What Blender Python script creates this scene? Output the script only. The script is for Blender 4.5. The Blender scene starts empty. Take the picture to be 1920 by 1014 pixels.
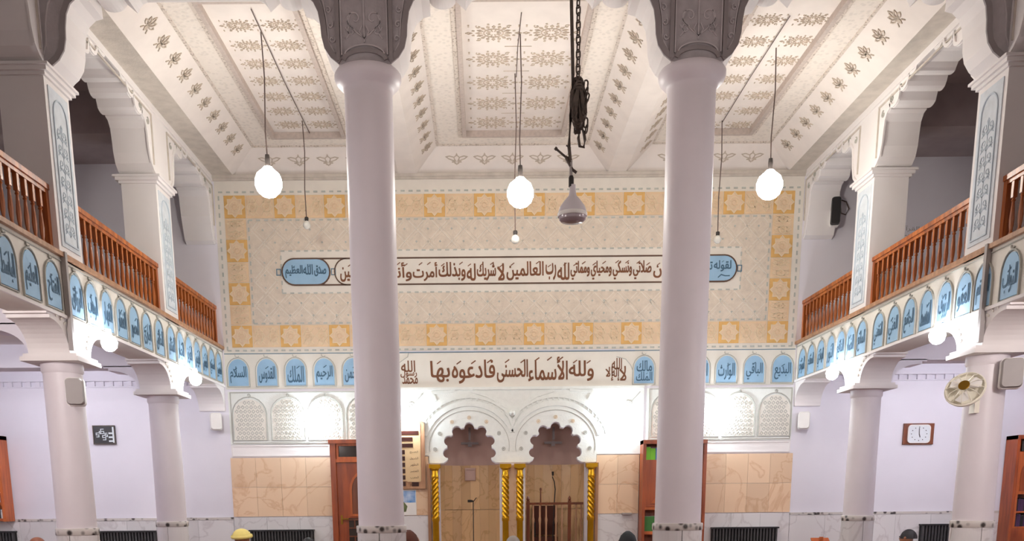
import bpy, bmesh, math, random
from mathutils import Vector, Matrix
from mathutils.geometry import tessellate_polygon, delaunay_2d_cdt
import numpy as np
random.seed(7)
PI = math.pi
scene = bpy.context.scene
col = scene.collection

# ---------------------------------------------------------------- camera (a lens with vertical shift, tilted slightly down)
EYE = 1.30
F_PX = 1750.0
PITCH = math.radians(11.63)
ROLL = math.radians(0.5)
cd = bpy.data.cameras.new('camera')
cam = bpy.data.objects.new('camera', cd)
col.objects.link(cam)
cd.sensor_fit = 'HORIZONTAL'
cd.sensor_width = 36.0
cd.lens = F_PX / 1920 * 36.0
cd.shift_x = 0.02701
cd.shift_y = 0.41050
cd.clip_start = 0.05
_R, _U, _Fw = Vector((1, 0, 0)), Vector((0, math.sin(PITCH), math.cos(PITCH))), Vector((0, math.cos(PITCH), -math.sin(PITCH)))
_r = _R * math.cos(ROLL) - _U * math.sin(ROLL)
_u = _R * math.sin(ROLL) + _U * math.cos(ROLL)
cam.matrix_world = Matrix(((_r.x, _u.x, -_Fw.x, 0), (_r.y, _u.y, -_Fw.y, 0), (_r.z, _u.z, -_Fw.z, EYE), (0, 0, 0, 1)))
scene.camera = cam

# ---------------------------------------------------------------- world, exposure, lamp strengths
w = bpy.data.worlds.new('world')
scene.world = w
w.use_nodes = True
w.node_tree.nodes['Background'].inputs['Color'].default_value = (0.9, 0.93, 1.0, 1)
w.node_tree.nodes['Background'].inputs['Strength'].default_value = 0.35
vs = scene.view_settings
vs.view_transform = 'Standard'
vs.look = 'None'
vs.gamma = 1.0
vs.use_curve_mapping = False
vs.exposure = 0.15
LIT_BULB = 78.0       # the three burning bulbs under the ceiling, and the added pair behind the viewer
PIER_LAMP = 100.0      # lamps on the gallery brackets
WALL_LAMP = 115.0      # lamps on the far wall
AISLE_LAMP = 95.0     # tubes in the side aisles
FILL_LAMP = 430.0     # added fill lamps under the nearer gallery beams, out of view

# ---------------------------------------------------------------- helpers
def lin(h):
    h = h.lstrip('#')
    out = []
    for i in (0, 2, 4):
        c = int(h[i:i+2], 16) / 255
        out.append(c / 12.92 if c <= .04045 else ((c + .055) / 1.055) ** 2.4)
    return (*out, 1.0)

MATS = {}
def mat(name, hexc, rough=.6, metal=0.0, var=.06, scale=6.0, bump=0.0, bscale=40.0, kind='noise', hex2=None, spec=.5):
    """procedural material: base colour with a noise variation and an optional fine relief"""
    m = bpy.data.materials.new(name)
    m.use_nodes = True
    nt = m.node_tree
    b = nt.nodes['Principled BSDF']
    b.inputs['Roughness'].default_value = rough
    b.inputs['Metallic'].default_value = metal
    b.inputs['Specular IOR Level'].default_value = spec
    tc = nt.nodes.new('ShaderNodeTexCoord')
    c1 = lin(hexc)
    c2 = lin(hex2) if hex2 else tuple(x * (1 - var * 2) for x in c1[:3]) + (1,)
    ramp = nt.nodes.new('ShaderNodeValToRGB')
    ramp.color_ramp.elements[0].color = c2
    ramp.color_ramp.elements[1].color = c1
    if kind == 'noise':
        t = nt.nodes.new('ShaderNodeTexNoise'); t.inputs['Scale'].default_value = scale; t.inputs['Detail'].default_value = 4
        ramp.color_ramp.elements[0].position = .3; ramp.color_ramp.elements[1].position = .62
        out = t.outputs['Fac']
    elif kind == 'marble':
        t = nt.nodes.new('ShaderNodeTexNoise'); t.inputs['Scale'].default_value = scale; t.inputs['Detail'].default_value = 8
        t.inputs['Distortion'].default_value = 1.4
        mth = nt.nodes.new('ShaderNodeMath'); mth.operation = 'SUBTRACT'; mth.inputs[1].default_value = .5
        mab = nt.nodes.new('ShaderNodeMath'); mab.operation = 'ABSOLUTE'
        nt.links.new(t.outputs['Fac'], mth.inputs[0]); nt.links.new(mth.outputs[0], mab.inputs[0])
        ramp.color_ramp.elements[0].position = .0; ramp.color_ramp.elements[1].position = .025
        out = mab.outputs[0]
    elif kind == 'wood':
        t = nt.nodes.new('ShaderNodeTexNoise'); t.inputs['Scale'].default_value = scale; t.inputs['Detail'].default_value = 5
        mp = nt.nodes.new('ShaderNodeMapping'); mp.inputs['Scale'].default_value = (6, 6, .7)
        nt.links.new(tc.outputs['Object'], mp.inputs['Vector']); nt.links.new(mp.outputs['Vector'], t.inputs['Vector'])
        ramp.color_ramp.elements[0].position = .35; ramp.color_ramp.elements[1].position = .65
        out = t.outputs['Fac']
    elif kind == 'check':
        t = nt.nodes.new('ShaderNodeTexVoronoi'); t.inputs['Scale'].default_value = scale
        ramp.color_ramp.elements[0].position = .22; ramp.color_ramp.elements[1].position = .46
        out = t.outputs['Distance']
    if kind == 'marble':
        gm = nt.nodes.new('ShaderNodeNewGeometry'); nt.links.new(gm.outputs['Position'], t.inputs['Vector'])
    elif kind != 'wood':
        nt.links.new(tc.outputs['Object'], t.inputs['Vector'])
    nt.links.new(out, ramp.inputs['Fac'])
    if kind == 'marble':      # every slab a little lighter or darker
        oi = nt.nodes.new('ShaderNodeObjectInfo'); mr = nt.nodes.new('ShaderNodeMapRange')
        mr.inputs['To Min'].default_value = .86; mr.inputs['To Max'].default_value = 1.04
        hs = nt.nodes.new('ShaderNodeHueSaturation')
        nt.links.new(oi.outputs['Random'], mr.inputs['Value']); nt.links.new(mr.outputs['Result'], hs.inputs['Value'])
        nt.links.new(ramp.outputs['Color'], hs.inputs['Color']); nt.links.new(hs.outputs['Color'], b.inputs['Base Color'])
    else:
        nt.links.new(ramp.outputs['Color'], b.inputs['Base Color'])
    if bump > 0:
        n2 = nt.nodes.new('ShaderNodeTexVoronoi' if kind == 'check' else 'ShaderNodeTexNoise'); n2.inputs['Scale'].default_value = bscale
        bp = nt.nodes.new('ShaderNodeBump'); bp.inputs['Strength'].default_value = bump; bp.inputs['Distance'].default_value = .01
        nt.links.new(tc.outputs['Object'], n2.inputs['Vector'])
        nt.links.new(n2.outputs[0], bp.inputs['Height']); nt.links.new(bp.outputs['Normal'], b.inputs['Normal'])
    MATS[name] = m
    return m

def emit(name, hexc, strength):
    m = bpy.data.materials.new(name); m.use_nodes = True
    b = m.node_tree.nodes['Principled BSDF']
    b.inputs['Base Color'].default_value = (.9, .9, .9, 1)
    b.inputs['Emission Color'].default_value = lin(hexc)
    b.inputs['Emission Strength'].default_value = strength
    MATS[name] = m
    return m

def glass(name, hexc, rough=.05):
    m = mat(name, hexc, rough, var=.02)
    return m

def plane(o, u, v):
    o, u, v = Vector(o), Vector(u), Vector(v)
    n = u.cross(v)
    return lambda a, b, c=0.0: o + u * a + v * b + n * c

class MB:
    """collects geometry and links it as ONE mesh object"""
    def __init__(s, T=None):
        s.v, s.f, s.mi = [], [], []
        s.T = T or (lambda a, b, c: Vector((a, b, c)))
        s.cur = 0
    def pts(s, L):
        i = len(s.v); s.v += [s.T(*p) for p in L]; return list(range(i, i + len(L)))
    def face(s, ids, m=None):
        s.f.append(tuple(ids)); s.mi.append(s.cur if m is None else m)
    def box(s, a0, a1, b0, b1, c0, c1):
        p = s.pts([(a0,b0,c0),(a1,b0,c0),(a1,b1,c0),(a0,b1,c0),(a0,b0,c1),(a1,b0,c1),(a1,b1,c1),(a0,b1,c1)])
        for q in ((3,2,1,0),(4,5,6,7),(0,1,5,4),(1,2,6,5),(2,3,7,6),(3,0,4,7)): s.face([p[k] for k in q])
        return s
    def prism(s, poly, c0, c1, front=None, back=None):
        """poly counter-clockwise in (a, b), extruded from c0 to c1"""
        n = len(poly)
        A = s.pts([(x, y, c0) for x, y in poly]); B = s.pts([(x, y, c1) for x, y in poly])
        if n > 10:
            for a, b, c in tessellate_polygon([[Vector((x, y, 0)) for x, y in poly]]):
                s.face([A[c], A[b], A[a]], back); s.face([B[a], B[b], B[c]], front)
        else:
            s.face(A[::-1], back); s.face(B, front)
        for k in range(n):
            j = (k + 1) % n; s.face([A[k], A[j], B[j], B[k]])
        return s
    def strip(s, path, wd, c0, c1, closed=False):
        """a flat moulding of width wd that follows a 2-D path"""
        n = len(path); L = []
        for k in range(n):
            p = Vector(path[k])
            a = Vector(path[k-1]) if (k > 0 or closed) else None
            b = Vector(path[(k+1) % n]) if (k < n-1 or closed) else None
            d = (p - a).normalized() if a is not None and (p-a).length > 1e-9 else None
            e = (b - p).normalized() if b is not None and (b-p).length > 1e-9 else None
            if d is None: d = e
            if e is None: e = d
            t = (d + e)
            t = t.normalized() if t.length > 1e-6 else d
            nn = Vector((-t.y, t.x)); q = max(.45, abs(nn.dot(Vector((-d.y, d.x)))))
            L.append((p + nn * (wd / 2 / q), p - nn * (wd / 2 / q)))
        I = [s.pts([(x.x,x.y,c0),(x.x,x.y,c1),(y.x,y.y,c1),(y.x,y.y,c0)]) for x, y in L]
        for k in range(n if closed else n - 1):
            P, Q = I[k], I[(k+1) % n]
            for a, b in ((0,1),(1,2),(2,3),(3,0)):
                s.face([P[a], P[b], Q[b], Q[a]])
        if not closed:
            s.face(I[0][::-1]); s.face(I[-1])
        return s
    def lathe(s, prof, ctr=(0,0,0), seg=20, caps=True):
        """prof = [(r, z)] turned about the local c axis... z is the third coordinate"""
        rings = []
        for r, z in prof:
            rings.append(s.pts([(ctr[0]+r*math.cos(2*PI*k/seg), ctr[1]+r*math.sin(2*PI*k/seg), ctr[2]+z) for k in range(seg)]))
        for A, B in zip(rings, rings[1:]):
            for k in range(seg):
                j = (k+1) % seg; s.face([A[k], A[j], B[j], B[k]])
        if caps:
            s.face(rings[0][::-1]); s.face(rings[-1])
        return s
    def tube(s, path, r, seg=8, closed=False):
        P = [Vector(p) for p in path]; n = len(P); rings = []
        up = Vector((0, 0, 1))
        for k in range(n):
            a = P[k-1] if (k > 0 or closed) else P[k]; b = P[(k+1) % n] if (k < n-1 or closed) else P[k]
            t = (b - a).normalized()
            x = t.cross(up)
            if x.length < .05: x = t.cross(Vector((1, 0, 0)))
            x.normalize(); y = x.cross(t).normalized()
            rr = r[k] if isinstance(r, (list, tuple)) else r
            rings.append(s.pts([tuple(P[k] + (x*math.cos(2*PI*q/seg) + y*math.sin(2*PI*q/seg)) * rr) for q in range(seg)]))
        for k in range(n if closed else n-1):
            A, B = rings[k], rings[(k+1) % n]
            for q in range(seg):
                j = (q+1) % seg; s.face([A[q], B[q], B[j], A[j]])
        if not closed:
            s.face(rings[0]); s.face(rings[-1][::-1])
        return s
    def mesh(s, name, mats, smooth=False):
        me = bpy.data.meshes.new(name)
        me.from_pydata([tuple(p) for p in s.v], [], s.f)
        for m in (mats if isinstance(mats, (list, tuple)) else [mats]):
            me.materials.append(MATS[m] if isinstance(m, str) else m)
        me.polygons.foreach_set('material_index', s.mi)
        me.update()
        bm = bmesh.new(); bm.from_mesh(me); bmesh.ops.recalc_face_normals(bm, faces=bm.faces); bm.to_mesh(me); bm.free()
        if smooth:
            me.polygons.foreach_set('use_smooth', [True] * len(me.polygons))
            try: me.set_sharp_from_angle(angle=math.radians(40))
            except Exception: pass
        return me
    def build(s, name, mats, parent=None, smooth=False):
        return link(name, s.mesh(name, mats, smooth), parent)

def link(name, me, parent=None, loc=None):
    o = bpy.data.objects.new(name, me); col.objects.link(o)
    if parent is not None: o.parent = parent
    if loc is not None: o.location = loc
    return o

def thing(name, label, cat, loc=(0,0,0), rz=0.0, group=None):
    o = bpy.data.objects.new(name, None); col.objects.link(o)
    o.location = loc; o.rotation_euler = (0, 0, rz); o.empty_display_size = .1
    o['label'] = label; o['category'] = cat
    if group: o['group'] = group
    return o
def struct(o, label=None, cat=None):
    o['kind'] = 'structure'
    if label: o['label'] = label
    if cat: o['category'] = cat
    return o
def stuff(o):
    o['kind'] = 'stuff'; return o

def arcpts(cx, cy, rx, ry, a0, a1, n):
    return [(cx + rx*math.cos(math.radians(a0 + (a1-a0)*k/n)), cy + ry*math.sin(math.radians(a0 + (a1-a0)*k/n))) for k in range(n+1)]
def arch_outline(cx, b0, wd, h, rise, n=10):
    """counter-clockwise: straight sides, round top"""
    x0, x1 = cx - wd/2, cx + wd/2
    return [(x0, b0), (x1, b0)] + arcpts(cx, b0 + h - rise, wd/2, rise, 0, 180, n)
def spiral(cx, cy, r, turns, a0, sgn=1, n=16):
    out = []
    for k in range(n+1):
        t = k / n; a = a0 + sgn*turns*2*PI*t; q = r * (1 - .85*t)
        out.append((cx + q*math.cos(a), cy + q*math.sin(a)))
    return out

# Arabic lettering: the built-in font, with the joined letter forms chosen here
_iso4 = dict(zip('بتثجحخسشصضطظعغفقكلمنهيئ', (0xFE8F,0xFE95,0xFE99,0xFE9D,0xFEA1,0xFEA5,0xFEB1,0xFEB5,0xFEB9,0xFEBD,0xFEC1,0xFEC5,0xFEC9,0xFECD,0xFED1,0xFED5,0xFED9,0xFEDD,0xFEE1,0xFEE5,0xFEE9,0xFEF1,0xFE89)))
_iso2 = dict(zip('آأؤإاةدذرزوى', (0xFE81,0xFE83,0xFE85,0xFE87,0xFE8D,0xFE93,0xFEA9,0xFEAB,0xFEAD,0xFEAF,0xFEED,0xFEEF)))
_lamalef = {'آ': 0xFEF5, 'أ': 0xFEF7, 'إ': 0xFEF9, 'ا': 0xFEFB}
def shape(word):
    out = []; i = 0; joined = False; n = len(word)
    while i < n:
        c = word[i]
        nxt = word[i+1] if i+1 < n else ''
        if c == 'ل' and nxt in _lamalef:
            out.append(chr(_lamalef[nxt] + (1 if joined else 0))); joined = False; i += 2; continue
        can_next = nxt in _iso4 or nxt in _iso2
        if c in _iso4:
            b = _iso4[c]
            k = (3 if joined else 2) if can_next else (1 if joined else 0)
            out.append(chr(b + k)); joined = can_next
        elif c in _iso2:
            out.append(chr(_iso2[c] + (1 if joined else 0))); joined = False
        elif c == 'ء':
            out.append(chr(0xFE80)); joined = False
        else:
            out.append(c); joined = False
        i += 1
    return ''.join(reversed(out))
_tc = {}
def text_geo(body):
    """outline of the word from the built-in font, filled by the non-zero winding rule"""
    if body in _tc: return _tc[body]
    c = bpy.data.curves.new('lettering', 'FONT'); c.body = body; c.resolution_u = 3; c.fill_mode = 'NONE'
    o = bpy.data.objects.new('lettering', c); col.objects.link(o)
    dg = bpy.context.evaluated_depsgraph_get()
    me = bpy.data.meshes.new_from_object(o.evaluated_get(dg))
    V = [(p.co.x, p.co.y) for p in me.vertices]; Ed = [tuple(e.vertices) for e in me.edges]
    bpy.data.objects.remove(o); bpy.data.curves.remove(c); bpy.data.meshes.remove(me)
    # directed loops
    nb = {}
    for a, b in Ed: nb.setdefault(a, []).append(b); nb.setdefault(b, []).append(a)
    seen = set(); D_ = []
    for st in range(len(V)):
        if st in seen or st not in nb: continue
        loop = [st]; seen.add(st); cur = st; nx_ = st+1 if st+1 in nb[st] else min(nb[st])     # splines are stored in order
        while nx_ != st and nx_ not in seen:
            loop.append(nx_); seen.add(nx_); k = [q for q in nb[nx_] if q != cur]; cur = nx_; nx_ = k[0] if k else st
        D_ += [(loop[q], loop[(q+1) % len(loop)]) for q in range(len(loop))]
    out = delaunay_2d_cdt([Vector(p) for p in V], D_, [], 0, 1e-5)
    P = np.array([tuple(p) for p in out[0]]); T3 = np.array([f for f in out[2] if len(f) == 3])
    A = np.array([V[a] for a, b in D_]); B = np.array([V[b] for a, b in D_])
    C = P[T3].mean(1)
    y = C[:, 1:2]; x = C[:, 0:1]
    upw = (A[:, 1] <= y) & (B[:, 1] > y); dnw = (A[:, 1] > y) & (B[:, 1] <= y)
    cr = (B[:, 0]-A[:, 0])*(y-A[:, 1]) - (x-A[:, 0])*(B[:, 1]-A[:, 1])
    wn = (upw & (cr > 0)).sum(1) - (dnw & (cr < 0)).sum(1)
    Fc = [tuple(int(q) for q in f) for f in T3[wn != 0]]
    V = [(float(p[0]), float(p[1])) for p in P]
    _tc[body] = (V, Fc); return V, Fc
def lettering(T, words, boxes, c, m, parent, marks=0, bold=.0, name='lettering', sep=False):
    """each Arabic word is fitted into its box (a0, a1, b0, b1) on the plane T at height c"""
    mb = MB(T)
    rng = random.Random(len(words[0]) * 7 + int(abs(boxes[0][0]) * 100))
    for wd, (a0, a1, b0, b1) in zip(words, boxes):
        V, Fc = text_geo(shape(wd) if any(ord(q) > 0x600 for q in wd) else wd)
        x0 = min(p[0] for p in V); x1 = max(p[0] for p in V); y0 = min(p[1] for p in V); y1 = max(p[1] for p in V)
        sx, sy = (a1-a0)/(x1-x0), (b1-b0)/(y1-y0)
        offs = [(0, 0)] + ([(bold, 0), (0, bold), (bold, bold)] if bold else [])
        for k, (ox, oy) in enumerate(offs):
            i = len(mb.v); mb.v += [T(a0 + (p[0]-x0)*sx + ox, b0 + (p[1]-y0)*sy + oy, c + .0004*k) for p in V]
            for f in Fc: mb.face([q + i for q in f])
        for k in range(marks):
            x = a0 + (a1-a0) * (k + .3 + .4*rng.random()) / marks; y = b1 - (b1-b0)*(.02 + .16*rng.random()); L = (b1-b0)*.2
            mb.strip([(x-L*.5, y-L*.35), (x+L*.5, y+L*.35)], (b1-b0)*.05, c-.002, c+.001)
    o = mb.build(name, m, parent)
    return o

# ---------------------------------------------------------------- materials
mat('plaster', '#efeae8', .75, var=.02, scale=3)
mat('plaster_lilac', '#ece9f1', .7, var=.015, scale=2)
mat('column_paint', '#e9e2e6', .45, var=.02, scale=3)
mat('stucco', '#f0ece2', .8, var=.05, scale=18, bump=.5, bscale=60)
mat('stucco_white', '#eef1ec', .8, var=.02, scale=18, bump=.25, bscale=60)
mat('stucco_line', '#b9b8b0', .8, var=.05)
mat('ceiling_cream', '#e9e0d9', .8, var=.03, scale=5)
mat('ceiling_scale', '#ebe2d8', .8, var=.06, scale=20, kind='check', bump=.5, bscale=22)
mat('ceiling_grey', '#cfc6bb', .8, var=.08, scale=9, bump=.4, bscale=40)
mat('rib', '#c4b6ad', .8, var=.08, scale=30)
mat('rib_dots', '#d8cdc2', .8, hex2='#a99c90', scale=34, kind='check')
mat('leaf_paint', '#c6b8a8', .8, var=.1, scale=20)
mat('medallion_paint', '#ccbca9', .8, var=.12, scale=20)
mat('arch_grey', '#bfb8ba', .75, var=.08, scale=10, bump=.3, bscale=50)
mat('arch_grey_edge', '#9c9494', .75, var=.06)
mat('arch_grey_line', '#d2cbcc', .75, var=.06)
mat('relief_blue', '#c4cfd8', .75, var=.05)
mat('gallery_dim_mauve', '#a99a9b', .8, var=.05)  # darkened mauve: the dim light up in the galleries put into the colour
mat('pale_blue', '#d8dfe5', .75, var=.06, scale=14)
mat('blue', '#9dc4e2', .6, var=.06, scale=5)
mat('blue_line', '#5d7d92', .7, var=.08)
mat('ink_blue', '#476a84', .7, var=.1)
mat('ink_brown', '#7d4e31', .7, var=.1)
mat('brown_line', '#5f4536', .7, var=.1)
mat('orange', '#e6b871', .75, var=.1, scale=8)
mat('orange_pale', '#ebcfaa', .75, var=.06, scale=8)
mat('peach', '#e9cfb0', .8, var=.06, scale=9)
mat('relief_cream', '#ecd8b8', .8, var=.05, scale=12)
mat('sand', '#e2d5c5', .8, var=.06, scale=16, bump=.4, bscale=70)
mat('sand_relief', '#ebe2d5', .8, var=.05, scale=16)
mat('cream_field', '#e8e2d8', .8, var=.03)
mat('band_cream', '#ece8de', .8, var=.02)
mat('dash_grey', '#bdc0b9', .8, var=.08)
mat('marble_peach', '#f0d0ae', .18, hex2='#e2bb96', kind='marble', scale=1.5)
mat('marble_white', '#e8e5e4', .22, hex2='#d6d1d0', kind='marble', scale=1.6)
mat('marble_niche', '#e4bf90', .3, hex2='#d0a878', kind='marble', scale=2.0)
mat('niche_mauve', '#d3b7ae', .8, var=.06, scale=4)
mat('joint', '#c9bcab', .8, var=.05)
mat('border_tile', '#d2ccc6', .4, hex2='#3f3936', kind='check', scale=15)
mat('gold', '#d9a520', .28, .75, var=.08, scale=10)
mat('wood_rail', '#c4702f', .35, kind='wood', hex2='#8a4318', scale=3)
mat('wood_dark', '#7a4023', .3, kind='wood', hex2='#582a14', scale=3)
mat('wood_door', '#a34c1f', .35, kind='wood', hex2='#7d3413', scale=3)
mat('wood_orange', '#c2642c', .4, kind='wood', hex2='#a24d1e', scale=3)
mat('wood_nosing', '#b98d6c', .5, kind='wood', hex2='#9c7151', scale=3)
mat('board_tan', '#d9b98d', .45, var=.04)
mat('led_black', '#3a1a14', .3, var=.05)
mat('black', '#1c1b1c', .45, var=.1)
mat('radiator_grey', '#3c3b3c', .5, var=.08)
mat('iron', '#5c5048', .5, .4, var=.2, scale=30)
mat('cable', '#5c4a44', .6, var=.1)
mat('plastic_white', '#efece7', .4, var=.02)
mat('plastic_cream', '#f4efdf', .4, var=.03)
mat('plastic_grey', '#a39c99', .5, var=.03)
mat('lamp_shell', '#d9d2d6', .3, var=.02)
mat('lamp_lens', '#b9adb2', .15, var=.03)
mat('socket_black', '#2b2523', .5, var=.05)
mat('brass', '#9a7425', .35, .8, var=.1)
mat('glass_dark', '#3e3530', .08, var=.05)
mat('glass_frost', '#d8d6cf', .2, var=.05)
mat('carpet', '#7f5f5c', .95, var=.15, scale=3, bump=.5, bscale=200)
mat('book_green', '#3e7a35', .6, var=.06)
mat('book_lime', '#7cc832', .6, var=.06)
mat('book_blue', '#4d78b8', .6, var=.06)
mat('book_violet', '#4a2c4f', .6, var=.06)
mat('book_red', '#8d3226', .6, var=.06)
mat('book_tan', '#c9ad84', .6, var=.06)
mat('paper', '#f1efea', .7, var=.02)
mat('poster_sky', '#3f86cc', .5, hex2='#dfeaf3', kind='noise', scale=7)
mat('poster_green', '#6d7a4a', .5, var=.2, scale=20)
mat('clock_face', '#e4e9ec', .4, var=.02)
mat('led_digit', '#dfe8ea', .4, var=.02)
mat('skin', '#a9714f', .55, var=.08)
mat('skin_dark', '#8a5236', .55, var=.08)
mat('hair', '#1d1a1a', .6, var=.1)
mat('hair_grey', '#8e857f', .6, var=.1)
mat('cloth_black', '#222427', .8, var=.1)
mat('cloth_brown', '#5a2f22', .8, var=.1)
mat('cloth_white', '#e9e6e0', .8, var=.05)
mat('cloth_yellow', '#ecd77f', .8, var=.08)
mat('cloth_grey', '#6f6a66', .8, var=.1)
mat('cloth_tan', '#b99a77', .8, var=.1)
emit('glow_bulb', '#fffaf0', LIT_BULB)
emit('glow_pier', '#f6f8ff', PIER_LAMP)
emit('glow_wall', '#e9f6ff', WALL_LAMP)
emit('glow_aisle', '#f4f3ff', AISLE_LAMP)
emit('glow_fill', '#fff5f2', FILL_LAMP)

# ---------------------------------------------------------------- main dimensions (metres)
XL, XR = -3.378, 4.111          # nave edges (faces of the galleries)
XO, XP = -7.2, 7.94             # outer side walls
D = 12.8                        # far wall
BACK = -5.0                     # wall behind the camera
CXL, CXR, CY, CR = -0.885, 1.70, 8.28, .195   # the two main columns
AY0, AY1 = 8.10, 8.46           # transverse arcade
ZT = 5.30                       # top of the walls
ZP = 5.54                       # coffer level
GZ = 3.25                       # gallery kerb
CAP = 4.62                      # capitals upstairs
FAR = plane((0, D, 0), (1, 0, 0), (0, 0, 1))
LFT = plane((XL, 0, 0), (0, 1, 0), (0, 0, 1))
RGT = plane((XR, 0, 0), (0, -1, 0), (0, 0, 1))

# ---------------------------------------------------------------- floor, outer shell
struct(MB().box(XO, XP, BACK, D, -.15, 0).build('floor', 'carpet'))
struct(MB().box(XO-.2, XO, BACK, D+.3, 0, 5.6).build('wall_left_outer', 'plaster_lilac'))
struct(MB().box(XP, XP+.2, BACK, D+.3, 0, 5.6).build('wall_right_outer', 'plaster_lilac'))
struct(MB().box(XO, XL-.3, BACK, D, 5.45, 5.9).build('ceiling_gallery_left', 'gallery_dim_mauve'))
struct(MB().box(XR+.3, XP, BACK, D, 5.45, 5.9).build('ceiling_gallery_right', 'gallery_dim_mauve'))
struct(MB().box(XO-.2, XP+.2, BACK-.2, BACK, 0, 5.9).build('wall_back', 'plaster'))

# far wall with the two lobed niches
def lobed(cx, wd, b0, b1):
    """lobed arch head from right foot to left foot: seven round lobes"""
    pts = [(cx + .345, b0), (cx + .30, b0+.03), (cx + .285, b0+.065)]
    cy = b0 + .185
    for k in range(7):
        a = -12 + 204/6 * k
        px, py = cx + .292*math.cos(math.radians(a)), cy + .268*math.sin(math.radians(a))
        lo_, hi_ = (a-72 if k == 0 else a-92), (a+72 if k == 6 else a+92)
        pts += arcpts(px, py, .066, .066, lo_, hi_, 8)
    pts += [(cx - .285, b0+.065), (cx - .30, b0+.03), (cx - .345, b0)]
    return pts
N1, N2, NW, NB, NT = -.17, .972, .80, 1.76, 2.28
wf = MB(FAR)
wf.prism([(XO, 0), (N1-NW/2, 0), (N1-NW/2, 5.75), (XO, 5.75)], -.14, 0)
wf.prism([(N2+NW/2, 0), (XP, 0), (XP, 5.75), (N2+NW/2, 5.75)], -.14, 0)
wf.prism([(N1+NW/2, 0), (N2-NW/2, 0), (N2-NW/2, NB), (N1+NW/2, NB)], -.14, 0)
top = [(N1-NW/2, 5.75), (N1-NW/2, NB)] + lobed(N1, NW, NB, NT)[::-1] + lobed(N2, NW, NB, NT)[::-1] + [(N2+NW/2, NB), (N2+NW/2, 5.75)]
wf.prism(top, -.14, 0)
wall = struct(wf.build('wall_far', 'plaster_lilac'))

# niches behind the arches: half-round, clad with upright marble slabs, mauve above
for cx in (N1, N2):
    lst = arcpts(cx, 0, NW/2 + .10, .42, 180, 0, 12)   # a, depth
    slab = []
    for k in range(12):
        (a0, d0), (a1, d1) = lst[k], lst[k+1]
        for z0, z1, mm in ((0, .55, 'marble_niche'), (.555, 1.15, 'marble_niche'), (1.155, 1.755, 'marble_niche')):
            m = MB()
            y0, y1 = D + .14 + d0, D + .14 + d1
            dx, dy = (a1-a0), (y1-y0); L = math.hypot(dx, dy); nx, ny = -dy/L*.03, dx/L*.03
            g = .0008
            ex, ey = dx/L*g, dy/L*g
            P = [(a0+ex, y0+ey), (a1-ex, y1-ey), (a1-ex+nx, y1-ey+ny), (a0+ex+nx, y0+ey+ny)]
            m.T = lambda a, b, c: Vector((a, b, c))
            m.prism(P, z0, z1)
            m.build('marble_slab', mm, wall)
    bk = MB(); bk.prism([(a, D+.14+d+.035) for a, d in lst] + [(a, D+.14+d+.06) for a, d in lst][::-1], 0, 2.6); bk.build('niche_backing', 'niche_mauve', wall)
    up = MB()
    A = up.pts([(a, D+.14+d+.02, 1.755) for a, d in lst]); B = up.pts([(cx + (a-cx)*.8, D+.14+d*.75, 2.25) for a, d in lst]); C_ = up.pts([(cx, D+.14, 2.55)])
    for k in range(12):
        up.face([A[k], A[k+1], B[k+1], B[k]]); up.face([B[k], B[k+1], C_[0]])
    up.build('niche_vault', 'niche_mauve', wall, smooth=True)
    MB(FAR).box(cx-.075, cx+.075, 1.55, 1.72, -.56, -.53).strip([(cx-.06, 1.565), (cx+.06, 1.565), (cx+.06, 1.705), (cx-.06, 1.705)], .015, -.53, -.515, True).build('carved_plaque', 'niche_mauve', wall) if cx == N1 else None
    st = MB(FAR)
    st.box(cx-.12, cx+.12, 2.03, 2.06, -.44, -.40).prism(arch_outline(cx, 2.0, .05, .07, .025), -.44, -.39)
    st.box(cx-.015, cx+.015, 2.08, 2.25, -.36, -.33)
    st.build('niche_ornament', 'arch_grey_edge', wall)

# ---------------------------------------------------------------- cladding of the far wall
def tiles(x0, x1, z0, z1, nx, nz, m, name, t=.02):
    wdt, h = (x1-x0)/nx, (z1-z0)/nz
    g = .0012
    me = MB(FAR).box(g, wdt-g, g, h-g, 0, t).mesh(name, m)
    for i in range(nx):
        for j in range(nz):
            o = link(name, me, wall); o.location = (x0+i*wdt, 0, z0+j*h)
# mesh is built at the wall plane already, so copies move only sideways and up
tiles(-3.35, -2.02, 1.09, 1.86, 4, 2, 'marble_peach', 'marble_tile')
tiles(-1.16, -.705, 1.09, 1.86, 2, 2, 'marble_peach', 'marble_tile')
tiles(1.515, 2.09, 1.09, 1.86, 2, 2, 'marble_peach', 'marble_tile')
tiles(2.95, 4.13, 1.09, 1.86, 4, 2, 'marble_peach', 'marble_tile')
tiles(-3.35, -2.02, 0, 1.085, 3, 1, 'marble_white', 'marble_slab')
tiles(-1.16, -.705, 0, 1.085, 1, 1, 'marble_white', 'marble_slab')
tiles(1.515, 2.09, 0, 1.085, 1, 1, 'marble_white', 'marble_slab')
tiles(2.95, 4.13, 0, 1.085, 3, 1, 'marble_white', 'marble_slab')
tiles(XO, -3.355, 0, 1.05, 8, 1, 'marble_white', 'marble_slab')
tiles(4.135, XP, 0, 1.05, 8, 1, 'marble_white', 'marble_slab')
MB(FAR).box(XO, -3.355, 1.052, 1.085, 0, .024).build('tile_border', 'border_tile', wall)
MB(FAR).box(4.135, XP, 1.052, 1.085, 0, .024).build('tile_border', 'border_tile', wall)
tiles(N1+NW/2+.12, N2-NW/2-.12, 0, 1.745, 1, 3, 'marble_peach', 'marble_slab', .012)

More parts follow.
